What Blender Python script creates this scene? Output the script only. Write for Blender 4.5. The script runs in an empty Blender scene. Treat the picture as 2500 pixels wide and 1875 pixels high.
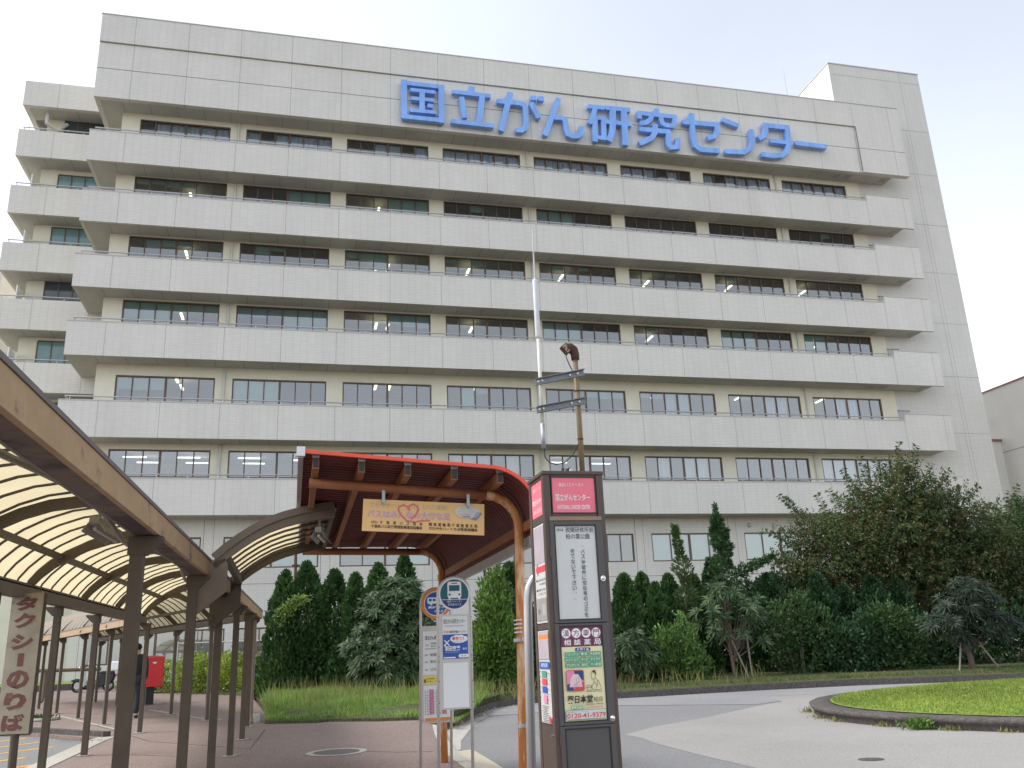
import bpy, math, random, json
import numpy as np
from mathutils import Matrix, Vector
SC = bpy.context.scene
COL = SC.collection
R = math.radians
random.seed(7)
RNG = np.random.default_rng(11)

# ------------------------------------------------------------------ camera
H, GS = 1.6, 0.02            # eye height; the ground rises gently away from the camera
PITCH, ROLL, FPX = R(16.97), R(-2.337), 2147.2
_fw = Vector((0, math.cos(PITCH), math.sin(PITCH)))
_u0 = Vector((0, -math.sin(PITCH), math.cos(PITCH)))
_r0 = Vector((1, 0, 0))
_r = _r0 * math.cos(ROLL) + _u0 * math.sin(ROLL)
_u = _u0 * math.cos(ROLL) - _r0 * math.sin(ROLL)
cam_d = bpy.data.cameras.new('camera')
cam_d.sensor_fit = 'HORIZONTAL'; cam_d.sensor_width = 36
cam_d.lens = FPX / 2500 * 36
cam_d.clip_start = 0.05; cam_d.clip_end = 4000
cam = bpy.data.objects.new('camera', cam_d); COL.objects.link(cam)
cam.matrix_world = Matrix(((_r.x, _u.x, -_fw.x, 0), (_r.y, _u.y, -_fw.y, 0), (_r.z, _u.z, -_fw.z, H), (0, 0, 0, 1)))
SC.camera = cam

# ------------------------------------------------------------------ sky, sun, exposure
SUN_EL, SUN_AZ = R(50), R(268)          # azimuth measured clockwise from +Y: a veiled sun high on the left
W_ = bpy.data.worlds.new('World'); SC.world = W_; W_.use_nodes = True
wn, wl = W_.node_tree.nodes, W_.node_tree.links
bg = wn['Background']
sky = wn.new('ShaderNodeTexSky'); sky.sky_type = 'NISHITA'; sky.sun_disc = False
sky.sun_elevation = SUN_EL; sky.sun_rotation = SUN_AZ
sky.air_density = 1.0; sky.dust_density = 1.0; sky.ozone_density = 1.0
hs = wn.new('ShaderNodeHueSaturation'); hs.inputs['Saturation'].default_value = 0.34
tcw = wn.new('ShaderNodeTexCoord'); nzw = wn.new('ShaderNodeTexNoise')
nzw.inputs['Scale'].default_value = 2.2; nzw.inputs['Detail'].default_value = 5
crw = wn.new('ShaderNodeMapRange')
crw.inputs['From Min'].default_value = .3; crw.inputs['From Max'].default_value = .7
crw.inputs['To Min'].default_value = .93; crw.inputs['To Max'].default_value = 1.07
mxw = wn.new('ShaderNodeMix'); mxw.data_type = 'RGBA'; mxw.blend_type = 'MULTIPLY'; mxw.inputs[0].default_value = 1
wl.new(tcw.outputs['Generated'], nzw.inputs['Vector']); wl.new(nzw.outputs['Fac'], crw.inputs['Value'])
wl.new(sky.outputs[0], hs.inputs['Color']); wl.new(hs.outputs[0], mxw.inputs[6]); wl.new(crw.outputs[0], mxw.inputs[7])
wl.new(mxw.outputs[2], bg.inputs['Color']); bg.inputs['Strength'].default_value = 0.15
sun_d = bpy.data.lights.new('sun', 'SUN'); sun_d.energy = 1.2; sun_d.angle = R(18); sun_d.color = (1, .96, .9)
sun = bpy.data.objects.new('sun', sun_d); COL.objects.link(sun)
_sd = Vector((math.sin(SUN_AZ) * math.cos(SUN_EL), math.cos(SUN_AZ) * math.cos(SUN_EL), math.sin(SUN_EL)))
sun.rotation_euler = _sd.to_track_quat('Z', 'Y').to_euler()
SC.view_settings.view_transform = 'Standard'; SC.view_settings.look = 'None'
SC.view_settings.exposure = 1.2; SC.view_settings.gamma = 1
SC.cycles.max_bounces = 7; SC.cycles.transparent_max_bounces = 12; SC.cycles.use_denoising = True; SC.cycles.denoising_prefilter = 'ACCURATE'

# ------------------------------------------------------------------ frames and rays
YAW = R(14.134); BD = 48.841           # the facade's turn and distance
def gz(y): return GS * y
class Fr:
    def __init__(s, x=0, y=0, z=0, a=0): s.o = (x, y, z); s.c = math.cos(a); s.s = math.sin(a); s.a = a
    def __call__(s, p):
        return (s.o[0] + p[0]*s.c - p[1]*s.s, s.o[1] + p[0]*s.s + p[1]*s.c, s.o[2] + p[2])
WORLD = Fr()
EN = Fr(0, 0, 0, YAW)                   # axes along and across the facade, origin under the camera
def ray(px, py): return _fw + _r*((px-1250)/FPX) - _u*((py-937.5)/FPX)
def gp(px, py, dz=0):                   # where the sight line through a photo point meets the ground
    d = ray(px, py); t = (-H + dz) / (d.z - GS*d.y); return (d.x*t, d.y*t)
def zc(i, x, y):
    o = {7: (0, 1200), 8: (800, 1200), 9: (1600, 1200)}[i]
    return (x/2.458 + o[0], y/2.458 + o[1])
def g7(x, y, dz=0): return gp(*zc(7, x, y), dz)
def g8(x, y, dz=0): return gp(*zc(8, x, y), dz)
def g9(x, y, dz=0): return gp(*zc(9, x, y), dz)

# ------------------------------------------------------------------ materials
MATS = {}
def nodes(name):
    m = bpy.data.materials.new(name); m.use_nodes = True
    return m, m.node_tree.nodes, m.node_tree.links, m.node_tree.nodes['Principled BSDF']
def N(nt, t, **kw):
    n = nt.new(t)
    for k, v in kw.items():
        if k in n.inputs: n.inputs[k].default_value = v
        else: setattr(n, k, v)
    return n
def c4(c): return (c[0], c[1], c[2], 1)
def mat(name, col, rough=.6, var=.12, scale=6, metal=0, bump=0, col2=None, cov=.5, spec=.4, stretch=None):
    """plain surface with procedural variation; col2 = patches (rust, dirt) covering about cov"""
    if name in MATS: return MATS[name]
    m, nt, ln, p = nodes(name)
    p.inputs['Roughness'].default_value = rough; p.inputs['Metallic'].default_value = metal
    p.inputs['Specular IOR Level'].default_value = spec
    tc = N(nt, 'ShaderNodeTexCoord'); vec = tc.outputs['Object']
    if stretch:
        mp = N(nt, 'ShaderNodeMapping'); mp.inputs['Scale'].default_value = stretch
        ln.new(vec, mp.inputs['Vector']); vec = mp.outputs[0]
    nz = N(nt, 'ShaderNodeTexNoise', Scale=scale, Detail=6, Roughness=.65); ln.new(vec, nz.inputs['Vector'])
    mr = N(nt, 'ShaderNodeMapRange'); ln.new(nz.outputs['Fac'], mr.inputs['Value'])
    mr.inputs['From Min'].default_value = .25; mr.inputs['From Max'].default_value = .75
    mr.inputs['To Min'].default_value = 1-var; mr.inputs['To Max'].default_value = 1+var
    mx = N(nt, 'ShaderNodeMix', data_type='RGBA', blend_type='MULTIPLY'); mx.inputs[0].default_value = 1
    mx.inputs[6].default_value = c4(col); ln.new(mr.outputs[0], mx.inputs[7]); out = mx.outputs[2]
    if col2:
        n2 = N(nt, 'ShaderNodeTexNoise', Scale=scale*.55, Detail=8, Roughness=.7); ln.new(vec, n2.inputs['Vector'])
        r2 = N(nt, 'ShaderNodeMapRange'); ln.new(n2.outputs['Fac'], r2.inputs['Value'])
        c0 = .78 - .56*cov
        r2.inputs['From Min'].default_value = c0-.05; r2.inputs['From Max'].default_value = c0+.05
        m2 = N(nt, 'ShaderNodeMix', data_type='RGBA'); ln.new(r2.outputs[0], m2.inputs[0])
        ln.new(out, m2.inputs[6]); m2.inputs[7].default_value = c4(col2); out = m2.outputs[2]
    ln.new(out, p.inputs['Base Color'])
    if bump:
        b = N(nt, 'ShaderNodeBump', Strength=bump, Distance=.02); ln.new(nz.outputs['Fac'], b.inputs['Height'])
        ln.new(b.outputs[0], p.inputs['Normal'])
    MATS[name] = m; return m

def joints(nt, ln, src, pitch, off, w):   # 1 on thin lines every pitch metres
    a = N(nt, 'ShaderNodeMath', operation='SUBTRACT'); ln.new(src, a.inputs[0]); a.inputs[1].default_value = off - pitch*200 - w/2
    b = N(nt, 'ShaderNodeMath', operation='MODULO'); ln.new(a.outputs[0], b.inputs[0]); b.inputs[1].default_value = pitch
    c = N(nt, 'ShaderNodeMath', operation='LESS_THAN'); ln.new(b.outputs[0], c.inputs[0]); c.inputs[1].default_value = w
    return c.outputs[0]
def tile_mat(name, col, pitch=3.0, off=-22.06, rowh=.092, bw=.4, jcol=.5):
    m, nt, ln, p = nodes(name); p.inputs['Roughness'].default_value = .55
    tc = N(nt, 'ShaderNodeTexCoord'); sx = N(nt, 'ShaderNodeSeparateXYZ'); ln.new(tc.outputs['Object'], sx.inputs[0])
    ad = N(nt, 'ShaderNodeMath', operation='ADD'); ln.new(sx.outputs[0], ad.inputs[0]); ln.new(sx.outputs[1], ad.inputs[1])
    cb = N(nt, 'ShaderNodeCombineXYZ'); ln.new(ad.outputs[0], cb.inputs[0]); ln.new(sx.outputs[2], cb.inputs[1])
    br = N(nt, 'ShaderNodeTexBrick', offset=0.0); ln.new(cb.outputs[0], br.inputs['Vector'])
    br.inputs['Scale'].default_value = 1; br.inputs['Brick Width'].default_value = bw; br.inputs['Row Height'].default_value = rowh
    br.inputs['Mortar Size'].default_value = .007; br.inputs['Mortar Smooth'].default_value = .2
    br.inputs['Color1'].default_value = c4(col); br.inputs['Color2'].default_value = c4([v*.95 for v in col])
    br.inputs['Mortar'].default_value = c4([v*.74 for v in col])
    nz = N(nt, 'ShaderNodeTexNoise', Scale=.45, Detail=7, Roughness=.6); mp = N(nt, 'ShaderNodeMapping')
    mp.inputs['Scale'].default_value = (1, 1, .35); ln.new(tc.outputs['Object'], mp.inputs[0]); ln.new(mp.outputs[0], nz.inputs['Vector'])
    mr = N(nt, 'ShaderNodeMapRange'); ln.new(nz.outputs['Fac'], mr.inputs['Value'])
    mr.inputs['From Min'].default_value = .3; mr.inputs['From Max'].default_value = .7; mr.inputs['To Min'].default_value = .94; mr.inputs['To Max'].default_value = 1.05
    mx = N(nt, 'ShaderNodeMix', data_type='RGBA', blend_type='MULTIPLY'); mx.inputs[0].default_value = 1
    ln.new(br.outputs['Color'], mx.inputs[6]); ln.new(mr.outputs[0], mx.inputs[7])
    j = joints(nt, ln, sx.outputs[0], pitch, off, .028)
    m2 = N(nt, 'ShaderNodeMix', data_type='RGBA'); ln.new(j, m2.inputs[0]); ln.new(mx.outputs[2], m2.inputs[6]); m2.inputs[7].default_value = c4([v*jcol for v in col])
    # drip streaks under the top edges: narrow vertical noise
    n3 = N(nt, 'ShaderNodeTexNoise', Scale=1, Detail=4); mp3 = N(nt, 'ShaderNodeMapping'); mp3.inputs['Scale'].default_value = (5, 5, .12)
    ln.new(tc.outputs['Object'], mp3.inputs[0]); ln.new(mp3.outputs[0], n3.inputs['Vector'])
    r3 = N(nt, 'ShaderNodeMapRange'); ln.new(n3.outputs['Fac'], r3.inputs['Value']); r3.inputs['From Min'].default_value = .55; r3.inputs['From Max'].default_value = .8
    r3.inputs['To Min'].default_value = 1; r3.inputs['To Max'].default_value = .94
    m3 = N(nt, 'ShaderNodeMix', data_type='RGBA', blend_type='MULTIPLY'); m3.inputs[0].default_value = 1
    ln.new(m2.outputs[2], m3.inputs[6]); ln.new(r3.outputs[0], m3.inputs[7]); ln.new(m3.outputs[2], p.inputs['Base Color'])
    MATS[name] = m; return m
def soffit_mat(name, col, pitch=1.5):
    m, nt, ln, p = nodes(name); p.inputs['Roughness'].default_value = .8
    tc = N(nt, 'ShaderNodeTexCoord'); sx = N(nt, 'ShaderNodeSeparateXYZ'); ln.new(tc.outputs['Object'], sx.inputs[0])
    j = joints(nt, ln, sx.outputs[0], pitch, 0, .03)
    nz = N(nt, 'ShaderNodeTexNoise', Scale=1.2, Detail=6); ln.new(tc.outputs['Object'], nz.inputs['Vector'])
    cr = N(nt, 'ShaderNodeMix', data_type='RGBA'); ln.new(nz.outputs['Fac'], cr.inputs[0])
    cr.inputs[6].default_value = c4([v*.82 for v in col]); cr.inputs[7].default_value = c4([v*1.15 for v in col])
    m2 = N(nt, 'ShaderNodeMix', data_type='RGBA'); ln.new(j, m2.inputs[0]); ln.new(cr.outputs[2], m2.inputs[6]); m2.inputs[7].default_value = c4([v*.5 for v in col])
    ln.new(m2.outputs[2], p.inputs['Base Color']); MATS[name] = m; return m
def glass_mat(name, tint=(.55, .6, .62), refl=.9):
    m = bpy.data.materials.new(name); m.use_nodes = True; nt, ln = m.node_tree.nodes, m.node_tree.links; nt.clear()
    o = N(nt, 'ShaderNodeOutputMaterial'); t = N(nt, 'ShaderNodeBsdfTransparent'); t.inputs[0].default_value = c4(tint)
    g = N(nt, 'ShaderNodeBsdfGlossy', Roughness=.03); g.inputs[0].default_value = (refl, refl, refl, 1)
    f = N(nt, 'ShaderNodeFresnel', IOR=1.5); mx = N(nt, 'ShaderNodeMixShader')
    ad = N(nt, 'ShaderNodeMath', operation='ADD'); ln.new(f.outputs[0], ad.inputs[0]); ad.inputs[1].default_value = .19
    ln.new(ad.outputs[0], mx.inputs[0]); ln.new(t.outputs[0], mx.inputs[1]); ln.new(g.outputs[0], mx.inputs[2]); ln.new(mx.outputs[0], o.inputs[0])
    MATS[name] = m; return m
def leaf_mat(name, ca, cb, cc=None, trans=.3, rough=.5, clump=1.2, spec=.35):
    """leaf colours vary from leaf to leaf and in clumps"""
    m, nt, ln, p = nodes(name); p.inputs['Roughness'].default_value = rough; p.inputs['Specular IOR Level'].default_value = spec
    geo = N(nt, 'ShaderNodeNewGeometry'); tc = N(nt, 'ShaderNodeTexCoord')
    cr = N(nt, 'ShaderNodeValToRGB'); ln.new(geo.outputs['Random Per Island'], cr.inputs[0])
    e = cr.color_ramp.elements; e[0].color = c4(ca); e[1].color = c4(cb)
    if cc is not None: x = e.new(.9); x.color = c4(cc); e[1].position = .8
    nz = N(nt, 'ShaderNodeTexNoise', Scale=clump, Detail=3); ln.new(tc.outputs['Object'], nz.inputs['Vector'])
    mr = N(nt, 'ShaderNodeMapRange'); ln.new(nz.outputs['Fac'], mr.inputs['Value'])
    mr.inputs['From Min'].default_value = .3; mr.inputs['From Max'].default_value = .7; mr.inputs['To Min'].default_value = .7; mr.inputs['To Max'].default_value = 1.3
    mx = N(nt, 'ShaderNodeMix', data_type='RGBA', blend_type='MULTIPLY'); mx.inputs[0].default_value = 1
    ln.new(cr.outputs[0], mx.inputs[6]); ln.new(mr.outputs[0], mx.inputs[7]); ln.new(mx.outputs[2], p.inputs['Base Color'])
    tr = N(nt, 'ShaderNodeBsdfTranslucent'); ln.new(mx.outputs[2], tr.inputs[0])
    ms = N(nt, 'ShaderNodeMixShader'); ms.inputs[0].default_value = trans
    out = nt['Material Output']; ln.new(p.outputs[0], ms.inputs[1]); ln.new(tr.outputs[0], ms.inputs[2]); ln.new(ms.outputs[0], out.inputs[0])
    MATS[name] = m; return m
def sheet_mat(name, col, trans=.75):
    m = bpy.data.materials.new(name); m.use_nodes = True; nt, ln = m.node_tree.nodes, m.node_tree.links; nt.clear()
    o = N(nt, 'ShaderNodeOutputMaterial'); d = N(nt, 'ShaderNodeBsdfDiffuse'); t = N(nt, 'ShaderNodeBsdfTranslucent')
    tc = N(nt, 'ShaderNodeTexCoord'); nz = N(nt, 'ShaderNodeTexNoise', Scale=1.6, Detail=6); ln.new(tc.outputs['Object'], nz.inputs['Vector'])
    mx = N(nt, 'ShaderNodeMix', data_type='RGBA'); ln.new(nz.outputs['Fac'], mx.inputs[0])
    mx.inputs[6].default_value = c4([v*.8 for v in col]); mx.inputs[7].default_value = c4([min(1, v*1.12) for v in col])
    d.inputs[0].default_value = (.80, .72, .62, 1); ln.new(mx.outputs[2], t.inputs[0])
    ms = N(nt, 'ShaderNodeMixShader'); ms.inputs[0].default_value = trans; ln.new(d.outputs[0], ms.inputs[1]); ln.new(t.outputs[0], ms.inputs[2])
    ln.new(ms.outputs[0], o.inputs[0]); MATS[name] = m; return m
def emit_mat(name, col, s):
    m, nt, ln, p = nodes(name); p.inputs['Emission Color'].default_value = c4(col); p.inputs['Emission Strength'].default_value = s
    p.inputs['Base Color'].default_value = c4(col); MATS[name] = m; return m
def ground_mat(name, col, speck=.5, sc=60, big=.5, col2=None, rough=.9):
    """aggregate surface: fine specks plus broad wear"""
    m, nt, ln, p = nodes(name); p.inputs['Roughness'].default_value = rough; p.inputs['Specular IOR Level'].default_value = .25
    tc = N(nt, 'ShaderNodeTexCoord')
    a = N(nt, 'ShaderNodeTexNoise', Scale=sc, Detail=3, Roughness=.8); ln.new(tc.outputs['Object'], a.inputs['Vector'])
    b = N(nt, 'ShaderNodeTexNoise', Scale=big, Detail=7, Roughness=.6); ln.new(tc.outputs['Object'], b.inputs['Vector'])
    r1 = N(nt, 'ShaderNodeMapRange'); ln.new(a.outputs['Fac'], r1.inputs['Value']); r1.inputs['From Min'].default_value = .3; r1.inputs['From Max'].default_value = .7
    r1.inputs['To Min'].default_value = 1-speck; r1.inputs['To Max'].default_value = 1+speck
    r2 = N(nt, 'ShaderNodeMapRange'); ln.new(b.outputs['Fac'], r2.inputs['Value']); r2.inputs['From Min'].default_value = .35; r2.inputs['From Max'].default_value = .65
    mc = N(nt, 'ShaderNodeMix', data_type='RGBA'); ln.new(r2.outputs[0], mc.inputs[0])
    mc.inputs[6].default_value = c4(col); mc.inputs[7].default_value = c4(col2 or [v*1.18 for v in col])
    mx = N(nt, 'ShaderNodeMix', data_type='RGBA', blend_type='MULTIPLY'); mx.inputs[0].default_value = 1
    ln.new(mc.outputs[2], mx.inputs[6]); ln.new(r1.outputs[0], mx.inputs[7]); ln.new(mx.outputs[2], p.inputs['Base Color'])
    bp = N(nt, 'ShaderNodeBump', Strength=.35, Distance=.01); ln.new(a.outputs['Fac'], bp.inputs['Height']); ln.new(bp.outputs[0], p.inputs['Normal'])
    MATS[name] = m; return m

TILE = tile_mat('grey_tile', (.68, .66, .61))
TILEL = tile_mat('grey_tile_tower', (.65, .635, .59), pitch=6.0, off=25.9)
CREAM = mat('cream_render', (.74, .71, .58), .85, .07, 1.4)
SOFF = soffit_mat('soffit_board', (.50, .49, .45))
FRAMEB = mat('bronze_frame', (.13, .095, .075), .45, .1, 3, metal=.3)
GLASS = glass_mat('window_glass', (.74, .78, .79))
TEAL = mat('teal_blind', (.36, .55, .51), .8, .06, 2)
CURT = mat('pale_curtain', (.58, .66, .74), .85, .15, 5, stretch=(6, 6, .4))
NET = mat('white_curtain', (.7, .72, .72), .85, .12, 5, stretch=(6, 6, .4))
INT = mat('room_plaster', (.68, .68, .68), .9)
LAMPY = emit_mat('lit_lamp', (1, .93, .6), 1.3)
LAMPW = emit_mat('lit_tube', (1, .98, .92), 1.3)
STEEL = mat('steel', (.52, .52, .53), .38, .1, 8, metal=.75)
ZINC = mat('zinc', (.42, .43, .45), .5, .15, 10, metal=.6, bump=.05)
DARK = mat('dark_joint', (.16, .155, .15), .9)
BLUE = mat('sign_blue', (.235, .425, .86), .45, .22, 1.6, stretch=(1.5, 1, .35))
TAN = mat('tan_paint', (.385, .265, .15), .6, .14, 3.2, col2=(.15, .11, .085), cov=.3, stretch=(2.2, 2.2, 3))
BROWN = mat('brown_paint', (.088, .067, .048), .5, .18, 4)
BROWNL = mat('faded_brown_paint', (.165, .125, .092), .55, .14, 5)
UNDER = mat('shaded_stained_soffit', (.15, .11, .095), .75, .25, 2.5, col2=(.055, .042, .045), cov=.5)  # base colour darkened for the shadow under the gutter, blotched with dirt
SHEET = sheet_mat('cream_sheet', (.60, .52, .33), .7)
REDR = mat('red_roof_steel', (.13, .026, .024), .45, .15, 4, col2=(.07, .022, .022), cov=.25)
REDE = mat('red_edge', (.78, .10, .05), .45, .1, 4)
RUST = mat('rusty_orange_paint', (.30, .115, .05), .6, .2, 5, col2=(.16, .075, .045), cov=.28, stretch=(1, 1, .5))
RUSTW = mat('worn_orange_post', (.46, .17, .05), .65, .2, 6, col2=(.62, .43, .26), cov=.42, stretch=(2.4, 2.4, .5))
TRIMG = mat('grey_trim', (.40, .37, .35), .5)
KBR = mat('kiosk_brown', (.085, .06, .05), .42, .15, 5)
KGR = mat('kiosk_panel', (.085, .08, .08), .4, .1, 3)
BLACK = mat('black_rubber', (.02, .02, .021), .45)
CHROME = mat('chrome', (.8, .8, .8), .15, .02, 3, metal=1)
WHITE = mat('white_panel', (.76, .77, .77), .4, .03, 2)
PAPER = mat('milky_panel', (.62, .63, .61), .35, .05, 3)
ALU = mat('aluminium', (.56, .54, .52), .42, .07, 8, metal=.35)
INK = mat('black_ink', (.025, .025, .03), .6)
GREYINK = mat('grey_ink', (.11, .12, .13), .6)
WHITEI = mat('white_ink', (.85, .85, .85), .5)
REDI = mat('red_ink', (.70, .07, .10), .5)
PINKP = mat('pink_plate', (.84, .19, .25), .4, .1, 2)
BLUEI = mat('blue_ink', (.03, .10, .42), .45)
NAVY = mat('navy_ink', (.03, .06, .20), .45)
TEALI = mat('dark_teal_ink', (.015, .12, .17), .4)
ORANGEI = mat('orange_ink', (.75, .25, .05), .45)
YELLOWB = mat('orange_board', (.84, .53, .22), .5, .05, 3)
LILAC = mat('faded_lilac_ink', (.55, .36, .50), .6)
SAGE = mat('faded_sage_ink', (.52, .46, .25), .6)
ROSE = mat('faded_rose_ink', (.72, .18, .20), .6)
PLUM = mat('plum_ink', (.17, .03, .08), .45)
CREAMP = mat('cream_poster', (.80, .74, .45), .4, .05, 4)
GREENI = mat('green_ink', (.08, .34, .24), .45)
PALEY = mat('yellow_paper', (.82, .66, .14), .5)
PINKI = mat('pink_ink', (.72, .25, .42), .5)
RUSTB = mat('rust_brown', (.075, .035, .025), .8, .3, 14, col2=(.17, .08, .045), cov=.3, bump=.2)
POLEB = mat('ochre_pole', (.22, .155, .085), .6, .2, 12)
SAND = mat('taxi_board', (.36, .315, .24), .6, .2, 4, col2=(.17, .125, .09), cov=.3)
MAROON = mat('maroon_ink', (.17, .07, .06), .65, .25, 6, col2=(.28, .17, .13), cov=.3)
POST = mat('postbox_red', (.70, .02, .03), .35, .05, 3)
SUIT = mat('dark_suit', (.018, .02, .027), .8, .2, 10)
SKIN = mat('skin', (.5, .3, .2), .6)
HAIR = mat('black_hair', (.012, .011, .01), .6)
SILVERP = mat('silver_paint', (.55, .55, .56), .3, .03, 3, metal=.4)
BARK = mat('bark', (.13, .095, .07), .9, .3, 8, bump=.4)
ASPH = ground_mat('asphalt', (.20, .198, .198), .38, 45, .25, col2=(.225, .222, .22))
ASPHL = ground_mat('worn_pale_asphalt', (.27, .256, .242), .32, 50, .22, col2=(.32, .306, .29))
ASPHM = ground_mat('fresh_asphalt', (.165, .165, .17), .28, 50, .3)
PAVE = ground_mat('red_brown_paving', (.205, .153, .138), .55, 42, .18, col2=(.25, .197, .176))
CONC = ground_mat('concrete', (.38, .36, .32), .25, 30, .6)
KERB = ground_mat('old_kerb', (.085, .075, .07), .45, 18, 1.5)
SOIL = ground_mat('soil', (.09, .065, .045), .6, 14, .8, col2=(.13, .09, .06))
LAWNB = ground_mat('lawn_base', (.13, .21, .035), .5, 22, .35, col2=(.19, .25, .05))
YELL = mat('yellow_line', (.62, .33, .06), .8, .3, 12, col2=(.2, .16, .12), cov=.2)

# ------------------------------------------------------------------ mesh helpers
def wm(o): return (wm(o.parent) @ o.matrix_basis) if o.parent else o.matrix_basis.copy()
class MB:
    def __init__(s, fr=WORLD): s.v = []; s.f = []; s.fr = fr
    def pt(s, p): s.v.append(s.fr(p)); return len(s.v)-1
    def face(s, pts): s.f.append([s.pt(p) for p in pts]); return s
    def box(s, x0, x1, y0, y1, z0, z1):
        i = [s.pt(p) for p in ((x0,y0,z0),(x1,y0,z0),(x1,y1,z0),(x0,y1,z0),(x0,y0,z1),(x1,y0,z1),(x1,y1,z1),(x0,y1,z1))]
        for a in ((0,3,2,1),(4,5,6,7),(0,1,5,4),(1,2,6,5),(2,3,7,6),(3,0,4,7)): s.f.append([i[k] for k in a])
        return s
    def bar(s, p, q, w, h, up=(0,0,1)):       # straight bar of w x h section
        p, q, up = Vector(p), Vector(q), Vector(up); d = (q-p).normalized(); a = d.cross(up)
        if a.length < 1e-4: a = d.cross(Vector((1,0,0)))
        a.normalize(); b = a.cross(d)
        i = [s.pt(o + a*x*w/2 + b*y*h/2) for o in (p, q) for x, y in ((-1,-1),(1,-1),(1,1),(-1,1))]
        for f in ((0,3,2,1),(4,5,6,7),(0,1,5,4),(1,2,6,5),(2,3,7,6),(3,0,4,7)): s.f.append([i[k] for k in f])
        return s
    def tube(s, pts, r, seg=10, cap=True):
        pts = [Vector(p) for p in pts]; n = len(pts)
        rr = r if isinstance(r, (list, tuple)) else [r]*n
        rows = []; prev = None
        for k in range(n):
            d = (pts[min(k+1, n-1)] - pts[max(k-1, 0)]).normalized()
            a = prev - d*prev.dot(d) if prev is not None else d.cross(Vector((0, 0, 1)))
            if a.length < 1e-3: a = d.cross(Vector((1, 0, 0)))
            a.normalize(); prev = a; b = d.cross(a)
            rows.append([s.pt(pts[k] + a*math.cos(t)*rr[k] + b*math.sin(t)*rr[k]) for t in [2*math.pi*j/seg for j in range(seg)]])
        for k in range(n-1):
            for j in range(seg):
                s.f.append([rows[k][j], rows[k][(j+1) % seg], rows[k+1][(j+1) % seg], rows[k+1][j]])
        if cap: s.f.append(rows[0][::-1]); s.f.append(rows[-1])
        return s
    def sweep(s, pts, w, h, side):            # rectangular section along a path; side = constant sideways axis
        pts = [Vector(p) for p in pts]; side = Vector(side).normalized(); n = len(pts); rows = []
        for k in range(n):
            d = (pts[min(k+1, n-1)] - pts[max(k-1, 0)]).normalized(); up = side.cross(d).normalized()
            rows.append([s.pt(pts[k] + side*x*w/2 + up*y*h/2) for x, y in ((-1,-1),(1,-1),(1,1),(-1,1))])
        for k in range(n-1):
            for j in range(4): s.f.append([rows[k][j], rows[k][(j+1) % 4], rows[k+1][(j+1) % 4], rows[k+1][j]])
        s.f.append(rows[0][::-1]); s.f.append(rows[-1]); return s
    def prism(s, poly, y0, y1):               # polygon in the x,z plane, from y0 (front) to y1
        a = [s.pt((x, y0, z)) for x, z in poly]; b = [s.pt((x, y1, z)) for x, z in poly]; n = len(poly)
        s.f.append(a); s.f.append(b[::-1])
        for k in range(n): s.f.append([a[k], b[k], b[(k+1) % n], a[(k+1) % n]])
        return s
    def slab(s, poly, zf, th):                # plan polygon lifted onto the ground slope
        a = [s.pt((x, y, zf(y)+th)) for x, y in poly]; b = [s.pt((x, y, zf(y)-.25)) for x, y in poly]; n = len(poly)
        s.f.append(a)
        for k in range(n): s.f.append([b[k], b[(k+1) % n], a[(k+1) % n], a[k]])
        return s
    def ball(s, c, rx, ry=None, rz=None, seg=12, rings=8):
        ry = ry or rx; rz = rz or rx; rows = []
        for i in range(1, rings):
            t = math.pi*i/rings
            rows.append([s.pt((c[0]+rx*math.sin(t)*math.cos(2*math.pi*j/seg), c[1]+ry*math.sin(t)*math.sin(2*math.pi*j/seg), c[2]+rz*math.cos(t))) for j in range(seg)])
        top = s.pt((c[0], c[1], c[2]+rz)); bot = s.pt((c[0], c[1], c[2]-rz))
        for j in range(seg):
            s.f.append([top, rows[0][j], rows[0][(j+1) % seg]]); s.f.append([bot, rows[-1][(j+1) % seg], rows[-1][j]])
            for i in range(len(rows)-1): s.f.append([rows[i][j], rows[i+1][j], rows[i+1][(j+1) % seg], rows[i][(j+1) % seg]])
        return s
    def build(s, name, m, parent=None, smooth=False, bevel=0):
        me = bpy.data.meshes.new(name)
        V = np.array(s.v, dtype=float)
        if parent is not None:
            M = np.array(wm(parent).inverted()); V = V @ M[:3, :3].T + M[:3, 3]
        me.from_pydata(V.tolist(), [], s.f); me.update()
        if smooth: me.shade_smooth()
        return link(name, me, m, parent, bevel)
def link(name, me, m, parent=None, bevel=0):
    if m is not None and not me.materials: me.materials.append(m)
    o = bpy.data.objects.new(name, me); COL.objects.link(o)
    if parent is not None: o.parent = parent
    if bevel:
        b = o.modifiers.new('bevel', 'BEVEL'); b.width = bevel; b.segments = 2; b.limit_method = 'ANGLE'
    return o
def tag(o, label, cat, group=None, kind=None):
    if label: o['label'] = label
    if cat: o['category'] = cat
    if group: o['group'] = group
    if kind: o['kind'] = kind
    return o
def thing(name, label, cat, loc=(0, 0, 0), rz=0, group=None):
    o = bpy.data.objects.new(name, None); COL.objects.link(o); o.empty_display_size = .1
    o.matrix_world = Matrix.Translation(loc) @ Matrix.Rotation(rz, 4, 'Z')
    return tag(o, label, cat, group)
def struct(name, mb, m, smooth=False): return tag(mb.build(name, m, None, smooth), None, None, None, 'structure')
def copy_tree(o, parent=None):
    c = o.copy(); COL.objects.link(c); c.parent = parent
    for ch in [x for x in bpy.data.objects if x.parent == o]: copy_tree(ch, c)
    return c
bpy.context.view_layer.update()
def at(fr, x, y, z=None):                     # world base point of a thing given in a frame
    p = fr((x, y, 0)); return (p[0], p[1], gz(p[1]) if z is None else z)

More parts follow.
